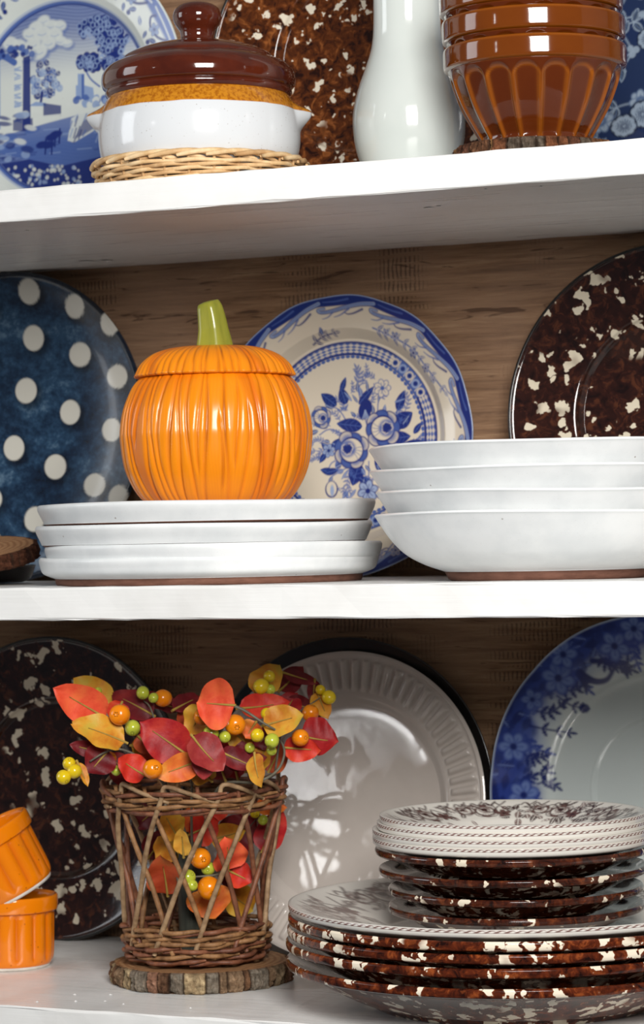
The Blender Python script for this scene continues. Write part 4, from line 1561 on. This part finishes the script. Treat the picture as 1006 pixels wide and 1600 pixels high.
def paint_transfer(seed, ntick):
    def paint(p):
        BR, B2_, W = (64, 40, 40), (112, 84, 80), (226, 222, 214)
        p.soft = .008
        rn = np.random.default_rng(seed)
        al = np.arange(len(p.u))
        rho, th = p.rho, p.th
        for k in range(9):
            t = 2 * math.pi * k / 9 + rn.uniform(-.1, .1)
            c = lambda rr, dt: (rr * math.cos(t + dt), rr * math.sin(t + dt))
            for j in range(22):
                a, q = t + rn.uniform(-.36, .36), rn.uniform(.64, .93)
                p.leaf(q * math.cos(a), q * math.sin(a), rn.uniform(0, 6.28), rn.uniform(.07, .13), rn.uniform(.03, .06), BR if j % 3 else B2_, .95, W, 0)
            p.rose(*c(.80, 0), .10, BR, B2_, W, t)
            p.rose(*c(.82, .2), .075, BR, B2_, W, t + 1)
            p.flower(*c(.76, -.18), .06, 5, B2_, BR, t, BR)
            p.curve([c(.9, -.33), c(.8, -.25), c(.88, -.15), c(.78, -.05), c(.9, .1), c(.82, .25), c(.92, .34)], .014, BR, .9)
            for j in range(5):
                a = t + rn.uniform(-.3, .3)
                p.curve([(.95 * math.cos(a), .95 * math.sin(a)), (.9 * math.cos(a + .05), .9 * math.sin(a + .05)), (.93 * math.cos(a + .09), .93 * math.sin(a + .09)), (.9 * math.cos(a + .12), .9 * math.sin(a + .12))], .016, BR, .85)
        for k in range(3):
            x, y = .25 * math.cos(k * 2.1), .25 * math.sin(k * 2.1)
            p.rose(x, y, .12, BR, B2_, W, k)
            p.sprig([(x, y), (x * 1.5, y * 1.5 + .05), (x * 2, y * 2)], BR, 5, .1, .05, .012, W)
        p.put(al, sstep(.955, .965, rho), W)
        # twisted rope border on the rolled edge
        row = p.row - (p.row.max() - 8)
        inb = (row >= 0) & (row <= 6)
        s_ = np.sin(th * ntick + row * .75)
        s2 = np.sin(th * ntick - row * .75)
        p.put(al, inb * sstep(.05, .45, s_) * .95, (112, 72, 66))
        p.put(al, inb * sstep(.5, .8, s2) * .5, (112, 72, 66))
        p.put(al, ((row == 0) | (row == 6)) * .75, (104, 68, 62))
    return paint


def transfer_plate(name, R, h, nr, nt, seed, ntick):
    lip = [(1.0 + .0012 * math.sin(i / 8 * math.pi), h - .0004 - .0022 * i / 8) for i in range(9)]
    fr = [(0, .0045), (.4, .0045), (.58, .0045), (.58, .0045), (.66, h * .42), (.66, h * .42), (.85, h * .75), (.97, h * .98), (1.0, h - .0002)]
    bk = [(.999, h - .0042), (.985, h - .0056), (.93, h * .80 - .003), (.70, h * .36 - .002), (.63, .0025), (.61, .0003), (.60, 0), (.57, 0), (.56, .0012), (.02, .0012)]
    return plate_grid(name, R, fr, bk, nr, nt, paint_transfer(seed, ntick), (226, 222, 214), lip=lip)


dm = transfer_plate('dinner_plate', .1545, .026, 70, 1300, 3, 150)
tag(obj('transferware_plate', dm, M['vcol'], None, (SX, SY, ZB + .0452), (0, 0, .7)), 'large white plate with brown floral print and brown rope edge in stack', 'plate')
small = stack_plate('spatter_side_plate', .0925, .0185, .003, 144, .50, .56, .35, .0026)
for z, R_, lab, dx, sp in ((.0502, .95, 'lowest small dark brown plate, resting on the printed dinner plate', .002, .4), (.0625, .945, 'second small dark brown plate from the bottom', .002, 1.9),
                           (.0760, 1.0, 'third small dark brown plate from the bottom', .0005, 3.0), (.0895, 1.02, 'uppermost small dark brown plate, under the white printed plates', 0, 4.4)):
    o = obj('spatterware_plate', small, M['spat_small'], None, (SX + dx, SY, ZB + z), (0, 0, sp))
    o.scale = (R_, R_, 1)
    tag(o, lab, 'plate', 'small dark brown flecked plates in the stack')
sm = transfer_plate('side_plate', .0930, .0190, 70, 900, 6, 120)
for k, (z, R_, lab) in enumerate(((.0965, 1.03, 'lowest small white plate with brown rope edge'), (.1018, 1.03, 'second small white rope edged plate from the bottom'),
                                  (.1066, 1.0, 'third small white rope edged plate from the bottom'), (.1114, .985, 'topmost small white plate showing its brown floral print'))):
    o = obj('transferware_plate', sm, M['vcol'], None, (SX + (.000, .000, .0005, .001)[k], SY, ZB + z), (0, 0, .5 + k * .11))
    o.scale = (R_, R_, 1)
    tag(o, lab, 'plate', 'small brown printed white plates in the stack')

# ------------------------------------------------------------------ willow basket
bsk = thing('wicker_basket', 'open lattice willow basket holding faux autumn leaves and berries', 'basket', (BX, BY, ZB + .0150))
HB = .134
r_at = lambda z: np.interp(z, [0, .012, .03, .06,   .095, .118, .134], [.0475, .0500, .0500, .0525, .0590, .0635, .0655])
rb = np.random.default_rng(17)
NR = 11
for fam in (1, -1):
    for i in range(NR):
        a0 = 2 * math.pi * (i + (.0 if fam > 0 else .5)) / NR + rb.uniform(-.05, .05)
        span = .80 + rb.uniform(-.12, .12)
        pth = []
        for t in np.linspace(0, 1, 9):
            z = .010 + t * .110
            a = a0 + fam * span * t
            rr = r_at(z) + .0014 * fam + .0006 * math.sin(9 * t + i)
            pth.append((rr * math.cos(a), rr * math.sin(a), z))
        if fam > 0:
            ae = a0 + fam * span
            top = HB - .002 + rb.uniform(-.002, .002)
            for da, z, dr in ((.03, .1265, .001), (.05, top, .0005), (.12, top + .001, .0015), (.3, top - .003, .0025), (.5, top - .008, .0005), (.66, top - .0115, -.0015)):
                rr = r_at(z) + dr
                pth.append((rr * math.cos(ae + da), rr * math.sin(ae + da), z))
        else:
            ae = a0 + fam * span
            for da, z, dr in ((-.02, .1245, -.001), (-.03, .131, -.001)):
                pth.append(((r_at(z) + dr) * math.cos(ae + da), (r_at(z) + dr) * math.sin(ae + da), z))
        P_ = curve_pts(pth, 3)
        rad = np.interp(np.linspace(0, 1, len(P_)), [0, .05, .6, 1], [.0017, .0020, .0019, .0015]) * (1 + .06 * np.sin(np.arange(len(P_)) * 1.7))
        obj('rod', tube('rod', P_, rad, 7), M['twig'][int(rb.integers(0, 3))], bsk)
# woven rim and base bands: overlapping lengths of willow
for (z0, rows, dz, tag_, r_off) in ((.1130, 4, .0042, 'rim_weaver', .0005), (.0045, 6, .0044, 'base_weaver', .0015)):
    for k in range(rows):
        npiece = 5
        for j in range(npiece):
            a0 = 2 * math.pi * (j + k * .37) / npiece + rb.uniform(-.1, .1)
            ln = 2 * math.pi / npiece + .35
            n = 34
            pth = []
            for q, t in enumerate(np.linspace(0, 1, n)):
                a = a0 + ln * t
                z = z0 + k * dz + .0030 * (t - .5) + .0008 * math.sin(a * 5 + k)
                rr = r_at(z) + r_off + .0024 * math.cos(a * NR + math.pi * k) + .0022 * (t - .5)
                pth.append((rr * math.cos(a), rr * math.sin(a), z))
            rad = np.interp(np.linspace(0, 1, n), [0, .1, .9, 1], [.0010, .0018, .0018, .0009])
            obj(tag_, tube(tag_, pth, rad, 6), M['twig'][int(rb.integers(0, 3)) if tag_ == 'rim_weaver' else int(rb.integers(0, 2))], bsk)
for k in range(8):
    r = .006 + k * .0056
    obj('floor_weaver', tube('floor_weaver', ring_path(r, .0046, 96, 0, 0, 9, .0014), .0022, 6, True), M['twig'][1 if k % 2 else 0], bsk)
for k in range(6):
    a = math.pi * k / 6
    obj('floor_spoke', tube('floor_spoke', [(-.046 * math.cos(a), -.046 * math.sin(a), .0030), (0, 0, .0030), (.046 * math.cos(a), .046 * math.sin(a), .0030)], .0018, 6), M['twig'][0], bsk)

# ------------------------------------------------------------------ faux berry sprays standing in the basket
LEAVES=[('A',(-0.0638,-0.0086,0.1841),(-0.0841,-0.0235,0.2051),0.0215,'g'),
('A',(-0.0422,-0.0536,0.1793),(-0.0660,-0.0812,0.2010),0.0234,'c'),
('A',(-0.0204,-0.0655,0.1630),(-0.0475,-0.0890,0.1771),0.0234,'g'),
('A',(-0.0300,-0.0041,0.1780),(-0.0610,-0.0074,0.1930),0.0187,'m'),
('A',(-0.0463,-0.0227,0.1884),(-0.0477,-0.0341,0.1752),0.0140,'r'),
('A',(-0.0396,0.0024,0.1898),(-0.0168,0.0238,0.1820),0.0159,'m'),
('A',(-0.0321,-0.0708,0.1569),(-0.0391,-0.0848,0.1433),0.0206,'m'),
('A',(-0.0354,-0.0723,0.1560),(-0.0527,-0.0857,0.1623),0.0103,'m'),
('A',(-0.0472,-0.0886,0.1508),(-0.0385,-0.0899,0.1347),0.0065,'g'),
('A',(-0.0052,-0.0638,0.1394),(-0.0191,-0.0758,0.1520),0.0178,'r'),
('A',(-0.0310,-0.0373,0.1584),(-0.0119,-0.0175,0.1493),0.0168,'g'),
('B',(0.0231,-0.0566,0.1548),(-0.0049,-0.0696,0.1771),0.0262,'k'),
('B',(0.0552,-0.0424,0.1886),(0.0298,-0.0484,0.1906),0.0309,'c'),
('B',(0.0344,-0.0681,0.1684),(0.0550,-0.0640,0.1459),0.0215,'d'),
('B',(0.0410,-0.0595,0.1611),(0.0411,-0.0647,0.1395),0.0168,'d'),
('B',(0.0343,-0.0569,0.1504),(0.0101,-0.0733,0.1405),0.0168,'o'),
('B',(0.0217,-0.0246,0.1858),(0.0098,-0.0243,0.1672),0.0187,'g'),
('B',(0.0398,-0.0162,0.1693),(0.0533,-0.0099,0.1543),0.0159,'g'),
('B',(0.0413,-0.0373,0.1549),(0.0639,-0.0269,0.1430),0.0131,'m'),
('B',(0.0127,0.0045,0.1629),(0.0257,0.0216,0.1430),0.0206,'m'),
('B',(-0.0124,-0.0071,0.1821),(-0.0043,0.0184,0.1900),0.0131,'m'),
('C',(0.0443,-0.0143,0.1844),(0.0716,0.0090,0.1878),0.0159,'r'),
('C',(0.0713,-0.0294,0.1733),(0.0984,-0.0226,0.1804),0.0196,'g'),
('C',(0.0850,0.0044,0.1638),(0.1083,0.0151,0.1596),0.0262,'k'),
('C',(0.0786,-0.0094,0.1565),(0.1036,-0.0035,0.1545),0.0159,'r'),
('C',(0.0720,-0.0453,0.1546),(0.0800,-0.0524,0.1329),0.0131,'g'),
('C',(0.0423,0.0176,0.1922),(0.0537,0.0336,0.2120),0.0206,'g'),
('C',(0.0562,0.0348,0.2082),(0.0750,0.0544,0.1997),0.0084,'m'),
('C',(0.0741,0.0540,0.2016),(0.0721,0.0533,0.1846),0.0084,'m'),
('C',(0.0798,0.0457,0.1926),(0.0904,0.0398,0.1744),0.0131,'g'),
('C',(0.0549,0.0454,0.1850),(0.0737,0.0541,0.1798),0.0131,'m'),
('C',(0.0602,-0.0180,0.1752),(0.0533,-0.0210,0.1643),0.0140,'o'),
('C',(0.0662,-0.0042,0.1688),(0.0555,-0.0089,0.1575),0.0168,'m'),
('C',(0.0410,-0.0319,0.1467),(0.0690,-0.0247,0.1502),0.0122,'m'),
('A',(-0.0316,-0.0373,0.1307),(-0.0451,-0.0437,0.1518),0.0187,'m'),
('A',(-0.0079,-0.0375,0.1358),(-0.0196,-0.0322,0.1605),0.0187,'b'),
('A',(-0.0219,-0.0443,0.1660),(-0.0117,-0.0395,0.1543),0.0140,'b'),
('A',(0.0018,-0.0441,0.1365),(0.0002,-0.0341,0.1586),0.0187,'k'),
('B',(0.0304,-0.0091,0.1326),(0.0217,-0.0134,0.1597),0.0206,'m'),
('B',(0.0299,0.0127,0.1307),(0.0221,0.0088,0.1627),0.0187,'k'),
('B',(0.0347,-0.0401,0.1345),(0.0270,-0.0547,0.1470),0.0159,'g'),
('B',(0.0001,-0.0013,0.1725),(-0.0128,0.0037,0.1814),0.0122,'b'),
('C',(0.0591,0.0039,0.1380),(0.0680,0.0077,0.1587),0.0168,'b'),
('C',(0.0518,-0.0104,0.1414),(0.0639,-0.0051,0.1573),0.0159,'g'),
('C',(0.0484,-0.0120,0.1392),(0.0463,-0.0131,0.1600),0.0168,'m'),
('C',(0.0555,0.0348,0.1753),(0.0610,0.0482,0.1910),0.0168,'k'),
('C',(0.0499,0.0431,0.1936),(0.0607,0.0588,0.2098),0.0159,'m'),
('C',(0.0684,0.0517,0.1743),(0.0824,0.0580,0.1858),0.0131,'b'),
('D',(-0.0072,-0.0148,0.0915),(-0.0114,-0.0279,0.1103),0.0178,'g'),
('D',(-0.0033,-0.0020,0.0912),(0.0111,0.0155,0.0991),0.0206,'r'),
('D',(-0.0062,0.0077,0.0920),(-0.0075,0.0069,0.1099),0.0140,'o'),
('D',(-0.0126,-0.0060,0.0722),(-0.0238,-0.0113,0.0888),0.0215,'g'),
('D',(0.0018,-0.0215,0.0777),(0.0051,-0.0312,0.0973),0.0112,'y'),
('D',(0.0307,-0.0083,0.0678),(0.0339,-0.0180,0.0911),0.0234,'c'),
('D',(0.0301,-0.0030,0.0653),(0.0456,-0.0013,0.0582),0.0178,'r'),
('D',(0.0066,0.0135,0.0861),(0.0289,0.0237,0.0922),0.0159,'g'),
('D',(0.0060,0.0353,0.0799),(0.0228,0.0538,0.0975),0.0252,'m'),
('D',(0.0115,-0.0058,0.0543),(0.0207,-0.0124,0.0337),0.0281,'o'),
('D',(0.0152,0.0179,0.0483),(0.0276,0.0347,0.0334),0.0206,'g'),
('D',(-0.0234,0.0003,0.0463),(-0.0224,-0.0105,0.0747),0.0224,'b'),
('D',(0.0362,0.0381,0.0758),(0.0454,0.0530,0.1038),0.0196,'k'),
('D',(0.0326,0.0361,0.1080),(0.0481,0.0542,0.1066),0.0122,'o'),
('D',(-0.0451,0.0121,0.0715),(-0.0364,0.0269,0.0892),0.0187,'m'),
('D',(-0.0383,0.0149,0.1084),(-0.0572,0.0174,0.0944),0.0159,'m'),
('D',(0.0141,0.0284,0.0479),(0.0197,0.0307,0.0667),0.0187,'m'),
('D',(-0.0019,0.0205,0.1049),(0.0155,0.0283,0.1140),0.0168,'r')]
BERRIES=[('A',(-0.0235,-0.0671,0.1827),0.0075,'o'),
('A',(-0.0227,-0.0502,0.1724),0.0056,'v'),
('A',(-0.0321,-0.0163,0.1956),0.0047,'v'),
('A',(-0.0250,-0.0130,0.1917),0.0037,'v'),
('A',(-0.0233,-0.0012,0.1906),0.0065,'o'),
('A',(-0.0619,-0.0298,0.1972),0.0028,'v'),
('A',(-0.0407,-0.0526,0.1503),0.0051,'o'),
('A',(-0.0268,-0.0682,0.1431),0.0037,'v'),
('A',(-0.0511,-0.1012,0.1409),0.0051,'y'),
('A',(-0.0448,-0.0962,0.1447),0.0051,'y'),
('A',(-0.0522,-0.0908,0.1492),0.0047,'y'),
('A',(0.0085,-0.0796,0.1456),0.0070,'o'),
('B',(0.0273,-0.0385,0.1799),0.0061,'o'),
('B',(0.0509,-0.0332,0.1743),0.0075,'o'),
('B',(0.0376,-0.0446,0.1686),0.0056,'v'),
('B',(0.0463,-0.0407,0.1661),0.0042,'v'),
('C',(0.0554,0.0016,0.1997),0.0056,'y'),
('C',(0.0588,0.0085,0.2063),0.0042,'y'),
('C',(0.0604,0.0060,0.1972),0.0037,'v'),
('C',(0.0714,-0.0239,0.1816),0.0042,'y'),
('C',(0.0716,-0.0402,0.1673),0.0047,'y'),
('C',(0.0833,-0.0403,0.1639),0.0051,'v'),
('C',(0.0929,-0.0140,0.1641),0.0061,'o'),
('C',(0.0831,0.0254,0.1787),0.0061,'o'),
('C',(0.0916,0.0401,0.1895),0.0051,'y'),
('C',(0.0840,0.0421,0.1948),0.0037,'y'),
('C',(0.0784,-0.0314,0.1563),0.0037,'v'),
('C',(0.0601,-0.0288,0.1577),0.0037,'v'),
('D',(0.0196,-0.0299,0.0778),0.0075,'o'),
('D',(0.0270,-0.0318,0.0571),0.0084,'o'),
('D',(0.0132,-0.0381,0.0648),0.0056,'v'),
('D',(0.0181,-0.0413,0.0596),0.0042,'v'),
('D',(0.0222,-0.0231,0.0699),0.0051,'v'),
('D',(0.0415,0.0293,0.0999),0.0037,'v'),
('D',(0.0360,0.0268,0.1052),0.0037,'y')]
STEMS=[('A',[(-0.0019,-0.0012,0.0790),(-0.0158,-0.0080,0.1214),(-0.0110,-0.0556,0.1487),(-0.0205,-0.0710,0.1584),(-0.0309,-0.0757,0.1568),(-0.0389,-0.0848,0.1506)],0.0015),
('A',[(-0.0138,-0.0071,0.1167),(-0.0268,-0.0354,0.1607),(-0.0321,-0.0490,0.1777),(-0.0401,-0.0582,0.1806)],0.0012),
('A',[(-0.0171,-0.0086,0.1214),(-0.0253,-0.0130,0.1777),(-0.0362,-0.0070,0.1889)],0.0011),
('B',[(-0.0019,-0.0012,0.0790),(0.0083,-0.0191,0.1275),(0.0224,-0.0350,0.1613),(0.0396,-0.0329,0.1796)],0.0014),
('B',[(0.0083,-0.0191,0.1275),(0.0207,-0.0522,0.1512),(0.0211,-0.0576,0.1584)],0.0011),
('B',[(0.0155,-0.0271,0.1514),(0.0352,-0.0402,0.1619),(0.0489,-0.0341,0.1798)],0.0011),
('C',[(0.0024,0.0007,0.0789),(0.0297,-0.0203,0.1271),(0.0681,-0.0359,0.1339),(0.0793,-0.0254,0.1409),(0.0823,-0.0186,0.1518),(0.0809,-0.0194,0.1609),(0.0770,-0.0267,0.1682)],0.0016),
('C',[(0.0552,-0.0424,0.1881),(0.0629,-0.0388,0.1839),(0.0748,-0.0355,0.1756),(0.0812,-0.0303,0.1708)],0.0016),
('C',[(0.0763,-0.0212,0.1405),(0.0641,0.0168,0.1766),(0.0567,0.0242,0.1924)],0.0011),
('C',[(0.0666,0.0070,0.1726),(0.0727,0.0316,0.1803),(0.0835,0.0420,0.1891)],0.0010),
('D',[(-0.0051,-0.0021,0.0276),(0.0019,0.0008,0.0555),(0.0216,-0.0069,0.0655),(0.0302,-0.0084,0.0650)],0.0014),
('D',[(0.0302,-0.0084,0.0650),(0.0264,-0.0266,0.0652),(0.0152,-0.0350,0.0649)],0.0014),
('D',[(-0.0051,-0.0021,0.0276),(-0.0128,-0.0060,0.0652),(-0.0077,-0.0095,0.0937),(-0.0076,-0.0042,0.1109)],0.0011),
('D',[(-0.0051,0.0033,0.0363),(0.0147,0.0284,0.0762),(0.0324,0.0361,0.0995)],0.0010)]



def leaf_mesh(L, W, seed):
    rn = np.random.default_rng(seed)
    nl, nw = 15, 9
    ts = np.linspace(0, 1, nl)
    ws = np.linspace(-1, 1, nw)
    bend = rn.uniform(-.25, .35)
    fold = rn.uniform(.12, .4)
    curl = rn.uniform(-.3, .4)
    V = []
    for t in ts:
        half = W / 2 * (math.sin(math.pi * t ** .72) ** .62 if 0 < t < 1 else .02)
        if t > .9:
            half *= (1 - t) / .1 * .55 + .45
        for w in ws:
            ruf = .05 * W * math.sin(t * 14 + w * 2 + seed) * abs(w)
            V.append((t * L + .03 * L * (w * w) * math.sin(seed), w * half,
                      bend * L * (t * t - t) * 1.4 + abs(w) ** 1.5 * half * fold * (1 - curl * t) + ruf))
    q = []
    for i in range(nl - 1):
        for j in range(nw - 1):
            a = i * nw + j
            q.append((a, a + 1, a + nw + 1, a + nw))
    mid = [V[i * nw + nw // 2] for i in range(nl)]
    return new_mesh('leaf', V, q), mid


sprays = {}
for key, lab in (('A', 'faux autumn spray of leaves and berries arching left from basket rim'), ('B', 'faux autumn spray with coral and wine leaves at basket centre'),
                 ('C', 'faux autumn spray of leaves and berries leaning right over the basket'), ('D', 'faux autumn spray seen through the lattice inside the basket')):
    sprays[key] = thing('berry_spray', lab, 'faux foliage', (BX, BY, ZB + .0150), group='faux berry sprays in the basket')

CAMDIR = -np.array(_f)
for i, (k, b, t, w, c) in enumerate(LEAVES):
    b, t = np.array(b), np.array(t)
    d = t - b
    L = np.linalg.norm(d)
    x = d / L
    rn = np.random.default_rng(100 + i)
    nrm = CAMDIR + np.array([rn.normal(0, .28), rn.normal(0, .2), .25 + rn.normal(0, .28)])
    nrm = nrm - x * (nrm @ x)
    nrm /= np.linalg.norm(nrm)
    y = np.cross(nrm, x)
    me, mid = leaf_mesh(L * 1.06, w * 1.2, i)
    o = obj('leaf', me, LEAFM[c], sprays[k])
    o.matrix_local = Matrix(((x[0], y[0], nrm[0], b[0]), (x[1], y[1], nrm[1], b[1]), (x[2], y[2], nrm[2], b[2]), (0, 0, 0, 1)))
    mp = [(-.05 * L, 0, 0)] + [(m[0], m[1], m[2] + .0003) for m in mid[:11]]
    obj('vein', tube('vein', mp, np.linspace(.0011, .0003, len(mp)), 5), M['vein'], o)

bp = [(0, -1.0), (.25, -.97), (.55, -.83), (.83, -.55), (.98, -.15), (1.0, .1), (.93, .45), (.74, .74), (.45, .93), (.2, .97), (0.06, .93), (0, .92)]
for i, (k, c, r, col) in enumerate(BERRIES):
    rn = np.random.default_rng(300 + i)
    me = lathe('berry', smooth_prof([(a * r, z * r * 1.04) for a, z in bp], 3), 28, None, True)
    o = obj('berry', me, BERRYM[col], sprays[k], c)
    ax = Vector((CAMDIR[0] + rn.normal(0, .8), CAMDIR[1] + rn.normal(0, .4), rn.normal(.2, .8)))
    o.rotation_euler = ax.to_track_quat('Z', 'Y').to_euler()
    n = 6
    V, F = [], []
    for j in range(n):
        a = 2 * math.pi * j / n
        V += [(.04 * r * math.cos(a), .04 * r * math.sin(a), .93 * r), (.24 * r * math.cos(a - .25), .24 * r * math.sin(a - .25), 1.06 * r), (.24 * r * math.cos(a + .25), .24 * r * math.sin(a + .25), 1.06 * r)]
        F.append((3 * j, 3 * j + 1, 3 * j + 2))
    obj('berry_tip', new_mesh('berry_tip', V, faces=F, smooth=False), M['tip'], o)
for i, (k, pts, w) in enumerate(STEMS):
    P_ = curve_pts(pts, 7)
    obj('stem', tube('stem', P_, np.linspace(w * .75, w * .45, len(P_)), 8), M['wire'], sprays[k])
# the wrapped foot of the sprays standing on the basket floor
Pw = curve_pts([(-.006, .004, .0075), (-.0055, .003, .030), (-.004, .002, .055), (-.003, .001, .080)], 6)
obj('stem_bundle', tube('stem_bundle', Pw, np.linspace(.0085, .0115, len(Pw)), 12), M['darkstem'], sprays['D'])
